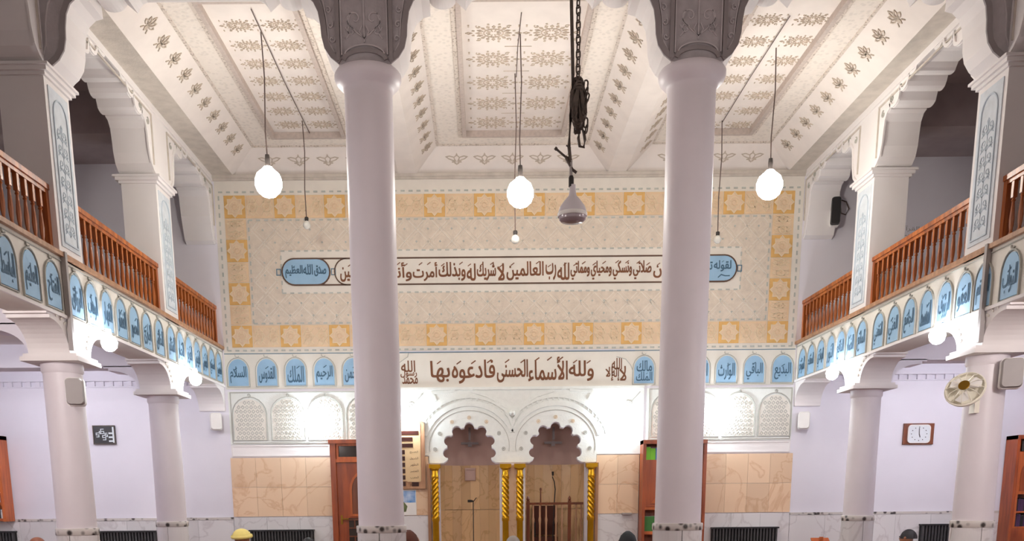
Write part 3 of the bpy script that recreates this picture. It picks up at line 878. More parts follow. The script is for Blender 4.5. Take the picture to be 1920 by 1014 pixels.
for ci, (x0, x1, wl, bl, wr, br) in enumerate(coffers):
    wy, by = .29, .33
    r1 = (x0, x1, YN, YF); r2 = (x0+wl, x1-wr, YN+wy, YF-wy); r3 = (x0+wl+bl, x1-wr-br, YN+wy+by, YF-wy-by)
    sl = MB()
    def ring(mb, a, za, b, zb):
        A = [(a[0],a[2],za),(a[1],a[2],za),(a[1],a[3],za),(a[0],a[3],za)]; B = [(b[0],b[2],zb),(b[1],b[2],zb),(b[1],b[3],zb),(b[0],b[3],zb)]
        for k in range(4):
            j = (k+1) % 4; quad(mb, A[k], A[j], B[j], B[k])
    ring(sl, r1, ZT, r2, ZP)
    slope = sl.build('leaf_band', 'ceiling_cream', ceil)
    fb = MB(); ring(fb, r2, ZP, r3, ZP); fb.build('scale_band', 'ceiling_scale', ceil)
    # groove line under the slope, dotted strip and rib round the panel
    def frame_rect(r, wd, z0, z1, m, nm):
        mb = MB(lambda a, b, c: Vector((a, b, c)))
        mb.strip([(r[0], r[2]), (r[1], r[2]), (r[1], r[3]), (r[0], r[3])], wd, z0, z1, True); return mb.build(nm, m, ceil)
    frame_rect(r2, .03, ZP-.012, ZP, 'rib_dots', 'moulding')
    e = (r3[0]-.045, r3[1]+.045, r3[2]-.045, r3[3]+.045); frame_rect(e, .05, ZP-.012, ZP, 'rib_dots', 'dotted_moulding')
    frame_rect(r3, .045, ZP-.035, ZP+.03, 'rib', 'panel_rib')
    pn = MB().box(r3[0], r3[1], r3[2], r3[3], ZP+.03, ZP+.06).build('ceiling_panel', 'ceiling_cream', ceil)
    zc = ZP+.03
    xs, ys, me = (([-2.20, -1.82], [9.62+.386*k for k in range(7)], MED_S), ([.14, .68], [9.80+.53*k for k in range(5)], MED_L), ([2.645, 3.06], [9.60+.41*k for k in range(7)], MED_S))[ci]
    for x in xs:
        for y in ys:
            o = link('medallion', me, pn); o.matrix_local = Matrix.Translation((x, y, zc)) @ Matrix.Rotation(PI, 4, 'X')
    if ci == 1:
        for y in ys:
            MB().box(.38-.13, .38+.13, y+.262, y+.268, zc-.004, zc).build('score_line', 'medallion_paint', pn)
    # leaves on the sloping bands
    h_ = ZP-ZT
    y = YN + .82
    while y < YF-.42:
        for s_, xx, wq in ((1, x0, wl), (-1, x1, wr)):
            ang = math.atan2(h_, wq); nx = Vector((s_*math.sin(ang), 0, -math.cos(ang))); up_ = Vector((-s_*math.cos(ang), 0, -math.sin(ang)))
            rt = up_.cross(nx)
            M = Matrix(((rt.x, -up_.x, nx.x, xx + s_*wq*.52), (rt.y, -up_.y, nx.y, y), (rt.z, -up_.z, nx.z, ZT+h_*.52), (0, 0, 0, 1)))
            o = link('leaf_ornament', LEAF, slope); o.matrix_local = M @ Matrix.Scale(1.25, 4)
        y += .335
    n = max(4, int((x1-x0-.6)/.345)); ang = math.atan2(h_, wy)
    fx = (.36, .345, .345)[ci]
    tot = (n-1)*fx
    for k in range(n):
        nx = Vector((0, -math.sin(ang), -math.cos(ang))); up_ = Vector((0, -math.cos(ang), math.sin(ang))); rt = Vector((1, 0, 0))
        M = Matrix(((rt.x, up_.x, nx.x, (x0+x1)/2 - tot/2 + k*fx), (rt.y, up_.y, nx.y, YF-wy*.5), (rt.z, up_.z, nx.z, ZT+h_*.5), (0, 0, 0, 1)))
        o = link('leaf_ornament', WING, slope); o.matrix_local = M
struct(MB().box(XL, XR, D-.05, D-.001, ZT-.035, ZT).box(XL, XR, D-.03, D-.001, ZT-.06, ZT-.03).build('trim_1', 'ceiling_grey'))

# ---------------------------------------------------------------- galleries: piers, lobed arches, balcony fronts
PY = (8.28, 10.82); PD = .225         # pier centres and half depth along the nave
def gal_spring(y, s_, foot=0.0):
    z = CAP - foot
    P = [(0, z), (.06, z+.03), (.12, CAP+.08), (.155, CAP+.17), (.17, CAP+.28), (.19, CAP+.38), (.24, CAP+.44), (.30, CAP+.455), (.30, CAP+.485)]
    P += arcpts(.40, CAP+.49, .10, .05, 180, 330, 6) + [(.50, CAP+.50), (.52, CAP+.54)]
    P += arcpts(.60, CAP+.55, .08, .04, 180, 320, 5) + [(.69, CAP+.555), (.71, CAP+.60)]
    P += arcpts(.80, CAP+.615, .09, .04, 180, 300, 5) + [(.86, CAP+.60), (.90, CAP+.635)]
    return [(y + s_*a, b) for a, b in P]
BAYS = [(5.95, PY[0]-PD), (PY[0]+PD, PY[1]-PD), (PY[1]+PD, D)]
def gallery(side):
    left = side == 'left'
    X = XL if left else XR
    q = -1 if left else 1                       # away from the nave
    T0 = LFT if left else RGT
    def T(a, b, c=0.0):                          # a = distance along the hall
        return T0(a if left else -a, b, c)
    # arcade wall above the arches (in the plane of the nave edge)
    w_ = MB(T)
    bottom = [(3.2, CAP)] + [(5.5, CAP)]
    for k, (a, b) in enumerate(BAYS):
        if k == 0: bottom += gal_spring(a, 1) + gal_spring(b, -1)[::-1]
        elif k == 1: bottom += gal_spring(a, 1) + gal_spring(b, -1)[::-1]
        else: bottom += gal_spring(a, 1) + gal_spring(b-.02, -1, .12)[::-1] + [(b, CAP-.12)]
    poly = bottom + [(D, 5.75), (3.2, 5.75)]
    if not left: poly = poly[::-1]
    w_.prism(poly, -.36, 0)
    W = struct(w_.build('wall_' + side, 'plaster'))
    for k, (a, b) in enumerate(BAYS):
        op = gal_spring(a, 1) + gal_spring(b, -1, .12 if k == 2 else 0)[::-1]
        MB(T).strip([(x, z+.02) for x, z in op], .03, 0, .016).build('arch_moulding', 'plaster', W)
        MB(T).strip([(a+.02, CAP+.1), (a+.02, 5.19), (b-.02, 5.19), (b-.02, CAP+.1)], .014, 0, .014).build('frame_moulding', 'ceiling_grey', W)
        m = MB(T)
        for s_, y in ((1, a), (-1, b)):
            for i in range(3):
                m.strip(spiral(y+s_*(.13+.2*i), CAP+(.47, .545, .56)[i], .035, 1.1, PI/2, s_), .01, 0, .012)
        m.build('arabesque', 'stucco_line', W)
    # deep soffit cornice
    MB(T).box(3.2, D, 5.235, 5.30, 0, .02).build('cornice', 'plaster', W)
    for y in (5.72, *PY):
        px0, px1 = (X+q*.36, X) if left else (X, X+q*.36)
        m = MB(); m.box(px0, px1, y-PD, y+PD, GZ-.03, CAP-.075)
        o = m.build('pier', 'plaster', W)
        m = MB()
        for e_, z0, z1 in ((.02, CAP-.075, CAP-.05), (.045, CAP-.05, CAP-.02), (.065, CAP-.02, CAP)):
            m.box(px0-e_, px1+e_, y-PD-e_, y+PD+e_, z0, z1)
        m.build('pier_capital', 'plaster', o)
        cpn = MB(T).box(y-PD+.05, y+PD-.05, GZ+.08, CAP-.12, 0, .008).build('carved_panel', 'pale_blue', o)
        m = MB(T)
        m.strip(arch_outline(y, GZ+.12, .25, CAP-.30-GZ, .13), .012, .008, .016, True)
        m.build('carved_frame', 'relief_blue', cpn)
        arabesque(T, y, GZ+.18, .2, CAP-.55-GZ, .008, .012, .006, 7).build('arabesque', 'relief_blue', cpn)
        # cable duct on the balcony front under the pier
        MB(T).box(y-.235, y-.195, 2.52, GZ+.02, .006, .045).build('cable_duct', 'plastic_grey', W) if y == PY[0] else None
    # wall at the back of the gallery is the outer wall; transverse beams
    for y in PY[1:]:
        bx = (XO, X+q*.36) if left else (X+q*.36, XP)
        MB().box(*bx, y-.15, y+.15, 5.05, 5.75).build('gallery_beam', 'gallery_dim_mauve', W)
    # balcony slab and front
    bx = (XO, X-.28) if left else (X+.28, XP)
    G = struct(MB().box(*bx, 3.2, D, 2.98, GZ-.05).build('floor_gallery_' + side, 'plaster'))
    fr = MB(T); fr.box(3.2, D, 2.76, GZ-.02, -.30, 0); fr.build('balcony_beam', 'band_cream', G)
    MB(T).box(3.2, D, GZ-.02, GZ+.015, -.2, .035).build('nosing', 'wood_nosing', G)
    MB(T).box(3.2, D, 2.76, 2.785, 0, .02).build('moulding', 'plaster', G)
    MB(T).strip([(3.2, 3.20), (D, 3.20)], .008, 0, .012).build('band_line', 'stucco_line', G)
    return W, G, T
WL, GL, TL = gallery('left')
WR, GR, TR = gallery('right')
namesL = ['العليم', 'الفتاح', 'الرزاق', 'الوهاب', 'القهار', 'الغفار', 'المصور', 'البارئ', 'الخالق', 'المتكبر', 'الجبار', 'العزيز', 'المهيمن', 'المؤمن', 'السميع', 'البصير', 'الحكم']
ysL = [6.75, 7.12, 7.48, 7.85, 8.28, 8.60, 8.93, 9.27, 9.60, 9.95, 10.32, 10.70, 11.02, 11.33, 11.64, 11.95, 12.26, 12.57]
order = ['القابض', 'الباسط', 'العليم', 'الفتاح', 'الرزاق', 'الوهاب', 'القهار', 'الغفار', 'المصور', 'البارئ', 'الخالق', 'المتكبر', 'الجبار', 'العزيز', 'المهيمن', 'المؤمن', 'السميع', 'البصير']
for y, n_ in zip(ysL, order):
    name_panel(LFT, y, 2.815, n_, GL, .27, .33)
ysR = [6.95, 7.33, 7.72, 8.12, 8.43, 8.77, 9.12, 9.47, 9.82, 10.18, 10.62, 10.93, 11.22, 11.53, 11.86, 12.20, 12.53]
orderR = ['الحكيم', 'الودود', 'التواب', 'المنتقم', 'العفو', 'الرؤوف', 'المقسط', 'الجامع', 'الغني', 'المغني', 'المانع', 'الضار', 'النافع', 'النور', 'الهادي', 'المقدم', 'المؤخر']
for y, n_ in zip(ysR, orderR):
    name_panel(RGT, -y, 2.80, n_, GR, .27, .33)

# balustrades: one per bay
def baluster_mesh():
    m = MB()
    s_ = .017
    m.box(-s_, s_, -s_, s_, 0, .03)
    m.lathe([(.016, .03), (.019, .045), (.012, .06), (.018, .10), (.021, .15), (.015, .23), (.011, .275), (.018, .285), (.012, .295), (.016, .31)], (0,0,0), 8, caps=False)
    m.box(-s_, s_, -s_, s_, .305, .46)
    return m.mesh('baluster', 'wood_rail', True)
BAL = baluster_mesh()
def balustrade(side, a, b, label):
    X = (XL-.07) if side == 'left' else (XR+.07)
    t = thing('balustrade', label, 'balustrade', (X, a, GZ+.015), 0, 'gallery balustrades')
    L = b - a
    MB().box(-.035, .035, 0, L, .46, .50).box(-.022, .022, 0, L, .43, .46).build('top_rail', 'wood_rail', t)
    MB().box(-.03, .03, 0, L, 0, .025).build('bottom_rail', 'wood_rail', t)
    for e_ in (.025, L-.025):
        MB().box(-.025, .025, e_-.025, e_+.025, .0, .46).build('end_post', 'wood_rail', t)
    n = int(round(L/.125))
    for k in range(1, n):
        o = link('baluster', BAL, t); o.location = (0, L*k/n, .005)
for side, nm in (('left', 'left'), ('right', 'right')):
    for (a, b), d_ in zip(BAYS, ('nearest bay of the %s gallery at the picture edge', 'middle bay of the %s gallery between two piers', 'far bay of the %s gallery next to the decorated wall')):
        balustrade(side, a, b, 'brown wooden balustrade in the ' + d_ % nm)

# ---------------------------------------------------------------- aisles under the galleries
LC = 2.44      # underside of the abacus
def bracket(T, y, s_, z0=2.50, z1=2.76, r=.30):
    P = [(y, z0), (y+s_*.03, z0)] + [(y+s_*(.03+r*(1-math.cos(math.radians(a)))), z0 + (z1-.04-z0)*math.sin(math.radians(a))) for a in range(10, 91, 10)]
    P += [(y+s_*(r+.05), z1-.04), (y+s_*(r+.05), z1-.015), (y+s_*(r+.10), z1-.015), (y+s_*(r+.10), z1+.01), (y, z1+.01)]
    return P
def ccw(P):
    a = sum(P[k][0]*P[(k+1) % len(P)][1] - P[(k+1) % len(P)][0]*P[k][1] for k in range(len(P)))
    return P if a > 0 else P[::-1]
for side in ('left', 'right'):
    left = side == 'left'; X = XL if left else XR; q = -1 if left else 1; T = TL if left else TR; G = GL if left else GR
    xc = X + q*.165
    for k, y in enumerate(PY):
        lab = 'white round aisle column %s' % {('left', 0): 'carrying a box loudspeaker, below the left gallery', ('left', 1): 'beyond the digital clock, below the left gallery', ('right', 0): 'with the wall fan, below the right gallery', ('right', 1): 'left of the brown-framed clock, below the right gallery'}[(side, k)]
        column(xc, y, .16, LC, lab, group='aisle columns', ab=.24)
        MB(T).box(y-.18, y+.18, 2.50, 2.76, -.34, 0).build('bracket_block', 'plaster', G)
        for s_ in (-1, 1):
            P = [(a if left else a, b) for a, b in bracket(T, y+s_*.18, s_)]
            m = MB(T); m.prism(ccw(P) if left else ccw(P)[::-1], -.34, 0); m.build('bracket', 'plaster', G)
            rl = MB(T)
            for i in range(6):
                an = math.radians(12+14*i); rr = .30
                rl.strip([(y+s_*(.21+rr*(1-math.cos(an))-.05), 2.5+.22*math.sin(an)+.035), (y+s_*(.21+rr*(1-math.cos(an))-.085), 2.5+.22*math.sin(an)+.05)], .02, 0, .01)
            rl.build('scallop_relief', 'stucco', G)
        # beam across the aisle with its bracket
        bx = (XO, X-.34) if left else (X+.34, XP)
        MB().box(*bx, y-.15, y+.15, 2.74, 2.99).build('aisle_beam', 'plaster_lilac', G)
        Tx = plane((0, y-.15, 0), (1, 0, 0), (0, 0, 1))
        P = bracket(Tx, X + q*.34, q, 2.50, 2.74)
        MB(Tx).prism(ccw(P), -.30, 0).build('bracket', 'plaster_lilac', G)
    P = bracket(T, D, -1, 2.46, 2.76)
    MB(T).prism(ccw(P) if left else ccw(P)[::-1], -.34, 0).build('bracket', 'plaster', G)
    # cornice with dentils on the far wall of the aisle
    bx = (XO, X-.34) if left else (X+.34, XP)
    MB(FAR).box(*bx, 2.845, 2.875, 0, .06).box(*bx, 2.77, 2.785, 0, .02).build('cornice', 'plaster_lilac', wall)
    x = bx[0] + .05
    while x < bx[1]:
        MB(FAR).box(x, x+.05, 2.785, 2.845, 0, .03).build('dentil', 'plaster_lilac', wall); x += .12

# ---------------------------------------------------------------- lamps
def pendant(x, y, z, lit, label, group, r):
    t = thing('pendant_bulb', label, 'light bulb', (x, y, ZP+.03), 0, group)
    h = ZP+.03 - z
    dx = .012
    MB().tube([(0, 0, 0), (dx, 0, -h*.3), (-dx*.5, 0, -h*.65), (0, 0, -h+r*1.9)], .006, 6).build('cord', 'cable', t)
    MB().lathe([(.02, -h+r*1.9), (.024, -h+r*1.6), (.022, -h+r*1.15), (.018, -h+r*1.0)], (0,0,0), 12).build('socket', 'socket_black', t)
    pr = [(.28, 1.08), (.45, .90), (.80, .62), (.98, .2), (.98, -.2), (.82, -.58), (.5, -.87), (.15, -.99)]
    MB().lathe([(r*a, -h+r*b) for a, b in pr], (0,0,0), 18).build('bulb', 'glow_bulb' if lit else 'glass_frost', t, True)
gb = 'burning bulbs hanging from the ceiling'; gu = 'small unlit bulbs hanging from the ceiling'
pendant(-2.025, 9.742, 4.28, True, 'glowing light bulb hanging over the left half of the orange panel', gb, .13)
pendant(.39, 9.815, 4.19, True, 'glowing light bulb hanging in the middle, beside the unlit lamp on a chain', gb, .13)
pendant(2.893, 10.148, 4.34, True, 'glowing light bulb hanging near the right gallery', gb, .13)
pendant(-2.034, 11.823, 4.46, False, 'small unlit bulb hanging just right of the left glowing bulb', gu, .045)
pendant(.37, 10.658, 3.99, False, 'small unlit bulb hanging below the middle glowing bulb', gu, .045)
pendant(2.815, 11.93, 4.29, False, 'small unlit bulb hanging beside the right thick column', gu, .045)
for x, y0, y1, lab in ((-2.01, 9.3, 12.15, 'thin cable running along the left ceiling coffer'), (.385, 9.4, 10.7, 'thin cable running along the middle ceiling coffer'), (2.82, 9.5, 11.95, 'thin cable running along the right ceiling coffer')):
    o = MB().tube([(x, y0, ZP+.015), (x-.01, (y0+y1)/2, ZP+.012), (x, y1, ZP+.015)], .0045, 6).build('electric_cable', 'cable')
    o['label'] = lab; o['category'] = 'cable'; o['group'] = 'cables on the ceiling'

for x_, nm_ in ((-1.6, 'left'), (2.4, 'right')):  # unseen pair added to brighten the upper columns and arch faces
    t = thing('pendant_bulb', 'added fill bulb hanging in the %s half of the hall behind the viewer' % nm_, 'light bulb', (x_, 1.5, 5.75), 0, 'added fill bulbs behind the viewer')
    MB().tube([(0, 0, 0), (.01, 0, -.5), (0, 0, -.95)], .006, 6).build('cord', 'cable', t)
    MB().lathe([(.02, -1.06), (.024, -1.0), (.02, -.95)], (0,0,0), 12).build('socket', 'socket_black', t)
    MB().lathe([(.03, -1.28), (.09, -1.24), (.115, -1.17), (.09, -1.09), (.035, -1.05)], (0,0,0), 12).build('bulb', 'glow_bulb', t, True)

def bracket_lamp(T, a, b, c, label, m, group, r=.07):
    """wall plate, short arm, lamp holder and a round lamp"""
    o = T(a, b, 0)
    t = thing('wall_lamp', label, 'lamp', tuple(o), 0, group)
    base = T(0, 0, 0)
    Tl = lambda x, y, z=0.0: T(x, y, z) - base
    MB(Tl).lathe([(.035, 0), (.035, .012), (.015, .02)], (0, .1, 0), 14).build('wall_plate', 'plastic_white', t)
    MB(Tl).tube([(0, .1, .015), (0, .13, c*.5), (0, .11, c)], .010, 8).build('arm', 'plastic_white', t)
    m2 = MB(lambda x, y, z: Tl(x, z, y + c))
    m2.lathe([(.024, .115), (.028, .07), (.024, r*.85)], (0,0,0), 12)
    m2.build('lamp_holder', 'plastic_white', t, True)
    m3 = MB(lambda x, y, z: Tl(x, z, y + c))
    m3.lathe([(r*.4, r*.9), (r*.8, r*.6), (r, .1*r), (r*.85, -.55*r), (r*.5, -.9*r), (r*.1, -1.02*r)], (0,0,0), 16)
    m3.build('bulb', m, t, True)
gp = 'bracket lamps under the galleries'
bracket_lamp(LFT, 8.60, 2.66, .13, 'glaring white lamp on the near left gallery bracket', 'glow_pier', gp)
bracket_lamp(LFT, 11.10, 2.66, .13, 'glaring white lamp on the far left gallery bracket', 'glow_pier', gp)
bracket_lamp(RGT, -8.60, 2.66, .13, 'glaring white lamp on the near right gallery bracket', 'glow_pier', gp)
bracket_lamp(RGT, -11.10, 2.66, .13, 'glaring white lamp on the far right gallery bracket', 'glow_pier', gp)
for x_, sd in ((XL-.12, 'left'), (XR+.12, 'right')):  # unseen lamps added to light the column fronts, screened from the upper piers
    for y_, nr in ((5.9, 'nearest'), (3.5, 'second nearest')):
        t = thing('fill_lamp', 'added unseen fill lamp under the %s bay of the %s gallery beam' % (nr, sd), 'lamp', (x_, y_, 2.76), 0, 'added fill lamps under the nearer gallery beams')
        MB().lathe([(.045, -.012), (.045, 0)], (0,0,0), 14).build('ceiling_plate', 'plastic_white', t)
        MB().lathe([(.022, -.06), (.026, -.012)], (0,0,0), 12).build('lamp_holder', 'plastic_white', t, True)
        MB().lathe([(.01, -.19), (.045, -.175), (.068, -.13), (.06, -.085), (.028, -.055)], (0,0,0), 12).build('bulb', 'glow_fill', t, True)
gw = 'lamps on the decorated wall'
bracket_lamp(FAR, -2.17, 2.32, .13, 'glaring white wall lamp above the wooden door', 'glow_wall', gw)
bracket_lamp(FAR, 3.10, 2.38, .13, 'glaring white wall lamp right of the right thick column', 'glow_wall', gw)
bracket_lamp(FAR, -.98, 2.32, .13, 'glaring white wall lamp above the prayer-time board', 'glow_wall', gw)
bracket_lamp(FAR, 1.78, 2.30, .13, 'glaring white wall lamp above the wooden bookcase', 'glow_wall', gw)
# tubes on the far side of the aisle beams
for x, y, lab in ((-5.3, 8.48, 'long tube lamp behind the near beam of the left aisle'), (-5.3, 11.02, 'long tube lamp behind the far beam of the left aisle'), (6.0, 8.48, 'long tube lamp behind the near beam of the right aisle'), (6.0, 11.02, 'long tube lamp behind the far beam of the right aisle')):
    t = thing('tube_lamp', lab, 'lamp', (x, y, 2.87), 0, 'tube lamps in the aisles')
    MB().box(-.62, .62, -.05, -.005, -.035, .035).build('housing', 'plastic_white', t)
    MB(lambda a, b, c: Vector((c, b, a))).lathe([(.018, -.6), (.018, .6)], (0, .02, 0), 10).build('tube', 'glow_aisle', t, True)
    for e_ in (-.61, .61):
        MB().box(e_-.012, e_+.012, -.01, .045, -.03, .03).build('end_cap', 'plastic_white', t)

# ---------------------------------------------------------------- the unlit lamp on a chain
LX, LY = .51, 5.5
t = thing('pendant_lamp', 'big unlit white lamp hanging from a chain with bundled wire', 'lamp', (LX, LY, 5.75))
lk = MB()
pth = arcpts(0, .012, .011, .011, 0, 180, 6) + arcpts(0, -.012, .011, .011, 180, 360, 6)
lk.tube([(x, 0, z) for x, z in pth], .0042, 6, True)
LK = lk.mesh('link', 'iron', True)
z = -.02; k = 0
while z > -2.28:
    o = link('link', LK, t); o.location = (.012 + .003*math.sin(z*5), 0, z); o.rotation_euler = (0, 0, (PI/2 if k % 2 else 0) + .5)
    z -= .0345; k += 1
MB().tube([(-.022, 0, 0), (-.02, 0, -.9), (-.024, 0, -1.9), (-.012, .005, -2.25), (-.022, .0, -2.45), (-.03, 0, -2.6), (-.02, 0, -2.68)], .009, 8).build('cable', 'iron', t, True)
rng = random.Random(3)
pw = lambda v, e: math.copysign(abs(v)**e, v)
for k in range(16):
    P = []; ph = k*1.3; wx = .034 * (.25 + .75*((k*5) % 8)/7)
    for q in range(28):
        a = 2*PI*q/28
        P.append((.018 + wx*pw(math.cos(a), .6) + .006*math.sin(3*a+ph), .022*math.cos(a+ph), -2.40 + (.130 - .014*(k % 4))*pw(math.sin(a), .7) + .012*math.sin(2*a+ph)))
    MB().tube(P, .008, 5, True).build('wire_loop', 'iron', t, True)
for k in range(8):
    o = link('link', LK, t); o.location = (.056 + .006*math.sin(k*1.1), -.012, -2.31 - .03*k); o.rotation_euler = (.2, .25*math.sin(k), (PI/2 if k % 2 else 0) + .4)
MB().tube([(.03, 0, -2.50), (.02, 0, -2.56), (.028, 0, -2.60), (.05, 0, -2.605), (.056, 0, -2.57), (.048, 0, -2.53)], .008, 8, True).build('wire_loop', 'iron', t, True)
for P, r in (([(-.022, 0, -2.66), (-.05, 0, -2.65), (-.095, 0, -2.615)], .006), ([(-.095, 0, -2.615), (-.105, 0, -2.607)], .009), ([(-.045, 0, -2.655), (-.025, 0, -2.69), (-.01, 0, -2.715), (.012, 0, -2.73)], .008), ([(-.02, 0, -2.61), (-.045, 0, -2.595)], .004)):
    MB().tube(P, r, 6).build('wire_end', 'iron', t, True)
MB().lathe([(.008, -2.67), (.009, -2.76)], (-.018, 0, 0), 8).build('cord', 'plastic_grey', t, True)
MB().lathe([(.010, -2.745), (.014, -2.755), (.014, -2.80)], (-.016, 0, 0), 14).build('socket', 'socket_black', t, True)
lp = MB().lathe([(.016, -2.79), (.017, -2.82), (.022, -2.845), (.045, -2.87), (.068, -2.90), (.077, -2.925), (.078, -2.94)], (-.008, 0, 0), 32).build('lamp_housing', 'lamp_shell', t, True)
MB().lathe([(.078, -2.94), (.074, -2.95), (.072, -2.965), (.060, -2.975), (.028, -2.976)], (-.008, 0, 0), 32).build('lens', 'lamp_lens', t, True)
MB().lathe([(.0785, -2.93), (.081, -2.935), (.081, -2.945), (.0785, -2.95)], (-.008, 0, 0), 32).build('rim', 'plastic_white', t, True)

# ---------------------------------------------------------------- loudspeakers, fan, clocks
def box_speaker(loc, rz, label, wd, h, d, m, group='wall loudspeakers', tilt=0.0):
    t = thing('loudspeaker', label, 'loudspeaker', loc, rz, group)
    t.rotation_euler = (tilt, 0, rz)
    P = [(-wd/2, -h/2), (wd/2, -h/2), (wd/2, h/2), (-wd/2, h/2)]
    def rr(w_, h_, r):
        return arcpts(w_/2-r, h_/2-r, r, r, 0, 90, 4) + arcpts(-w_/2+r, h_/2-r, r, r, 90, 180, 4) + arcpts(-w_/2+r, -h_/2+r, r, r, 180, 270, 4) + arcpts(w_/2-r, -h_/2+r, r, r, 270, 360, 4)
    T = lambda a, b, c: Vector((a, -c, b))
    MB(T).prism(rr(wd, h, .03), 0, d*.7).build('cabinet', 'plastic_white', t, False)
    g = MB(T); A = rr(wd*.97, h*.97, .03); B = rr(wd*.86, h*.90, .03)
    i = g.pts([(x, y, d*.7) for x, y in A]); j = g.pts([(x, y, d) for x, y in B])
    g.face(j); g.face(i[::-1])
    for k in range(len(A)): g.face([i[k], i[(k+1) % len(A)], j[(k+1) % len(A)], j[k]])
    g.build('grille', m, t)
    MB(T).box(-.03, .03, -h*.18, h*.18, -.05, .0).build('mount', 'plastic_grey', t)
box_speaker((-3.36, 8.09, 2.19), .25, 'box loudspeaker with grey grille on the near left aisle column', .145, .22, .13, 'plastic_grey')
box_speaker((4.37, 8.08, 2.27), -.35, 'box loudspeaker with grey grille on the near right aisle column', .17, .24, .14, 'plastic_grey')
box_speaker((-3.50, 12.74, 2.32), .3, 'small white loudspeaker on the far wall of the left aisle', .15, .22, .12, 'plastic_white')
box_speaker((4.235, 12.74, 2.27), -.3, 'small white loudspeaker on the far wall of the right aisle', .15, .22, .12, 'plastic_white')
box_speaker((4.46, 12.72, 4.78), -.2, 'black loudspeaker up in the right gallery beside the arch foot', .12, .34, .16, 'black')
o = MB().tube([(4.56, 12.77, 4.95), (4.62, 12.77, 4.93), (4.66, 12.77, 4.85), (4.62, 12.77, 4.78), (4.56, 12.77, 4.80), (4.55, 12.77, 4.88)], .008, 6).build('wire_loop', 'cable')
o['label'] = 'loop of dark wire beside the black gallery loudspeaker'; o['category'] = 'wire'
o = MB(FAR).box(5.30, 5.62, 4.46, 4.66, 0, .004).build('wall_notice', 'plaster_lilac')
o['label'] = 'faint lettering on the wall of the right gallery'; o['category'] = 'lettering'
lettering(FAR, ['القرآن', 'حديث', 'الصلاة'], [(5.33, 5.58, 4.58, 4.65), (5.32, 5.58, 4.52, 4.56), (5.33, 5.56, 4.47, 4.51)], .006, 'plastic_grey', o)

fx, fy, fz = 4.02, 8.08, 2.13
t = thing('wall_fan', 'cream oscillating wall fan on the near right aisle column', 'fan', (4.165, 8.17, fz-.08))
MB(plane((0, 0, 0), (0, -1, 0), (0, 0, 1))).prism(arch_outline(0, -.08, .09, .2, .045), 0, .04).build('wall_base', 'plastic_cream', t)
MB().tube([(-.02, 0, .0), (-.06, -.02, .05), (-.10, -.04, .09)], .022, 10).build('arm', 'plastic_cream', t, True)
Rf = (Matrix.Rotation(math.radians(-38), 4, 'Z') @ Matrix.Rotation(math.radians(62), 4, 'X'))
hd = Vector((-.15, -.09, .09))
Tf = lambda a, b, c: hd + (Rf @ Vector((a, b, c)))
MB(Tf).lathe([(.03, -.15), (.055, -.14), (.06, -.08), (.05, -.03)], (0,0,0), 18).build('motor', 'plastic_cream', t, True)
MB(Tf).lathe([(.05, -.03), (.10, -.025), (.145, -.005), (.152, .02), (.148, .045)], (0,0,0), 28, caps=False).build('rear_guard', 'plastic_cream', t, True)
MB(Tf).tube([(.152*math.cos(2*PI*k/28), .152*math.sin(2*PI*k/28), .03) for k in range(28)], .008, 6, True).build('guard_ring', 'plastic_cream', t, True)
for k in range(12):
    a = 2*PI*k/12
    MB(Tf).tube([(.035*math.cos(a), .035*math.sin(a), .085), (.11*math.cos(a), .11*math.sin(a), .075), (.152*math.cos(a), .152*math.sin(a), .035)], .0028, 4).build('guard_wire', 'plastic_cream', t)
for k in range(3):
    a = 2*PI*k/3; b = a + 1.2
    m = MB(Tf); P = [(.03*math.cos(a+.3), .03*math.sin(a+.3)), (.12*math.cos(a), .12*math.sin(a)), (.135*math.cos(a+.45), .135*math.sin(a+.45)), (.12*math.cos(a+.95), .12*math.sin(a+.95)), (.03*math.cos(b), .03*math.sin(b))]
    i = m.pts([(x, y, .03+.02*(q/4)) for q, (x, y) in enumerate(P)]); j = m.pts([(x, y, .034+.02*(q/4)) for q, (x, y) in enumerate(P)])
    m.face(i[::-1]); m.face(j)
    for q in range(5): m.face([i[q], i[(q+1) % 5], j[(q+1) % 5], j[q]])
    m.build('blade', 'plastic_white', t)
MB(Tf).lathe([(.04, .08), (.045, .09), (.04, .095)], (0,0,0), 18).build('hub_badge', 'brass', t, True)

t = thing('digital_clock', 'black digital wall clock on the far wall of the left aisle', 'clock', (-4.995, D, 2.17))
T = lambda a, b, c: Vector((a, -c, b))
MB(T).box(-.145, .145, -.12, .12, 0, .03).build('case', 'black', t)
MB(T).strip([(-.14, -.115), (.14, -.115), (.14, .115), (-.14, .115)], .012, .03, .04, True).build('bezel', 'iron', t)
for x, z, s_ in ((-.085, .0, .035), (-.02, .045, .04), (.0, -.035, .04), (.03, .0, .03), (-.05, .03, .02)):
    MB(T).strip([(x-s_/2, z-s_*.7), (x+s_/2, z-s_*.7), (x+s_/2, z), (x-s_/2, z), (x-s_/2, z+s_*.7), (x+s_/2, z+s_*.7)], .009, .03, .034).build('digit', 'led_digit', t)
for k in range(3): MB(T).box(.06, .11, -.09+.05*k, -.07+.05*k, .03, .033).build('digit', 'led_digit', t)
MB(T).box(.115, .135, -.10, .10, .03, .042).build('side_panel', 'led_digit', t)

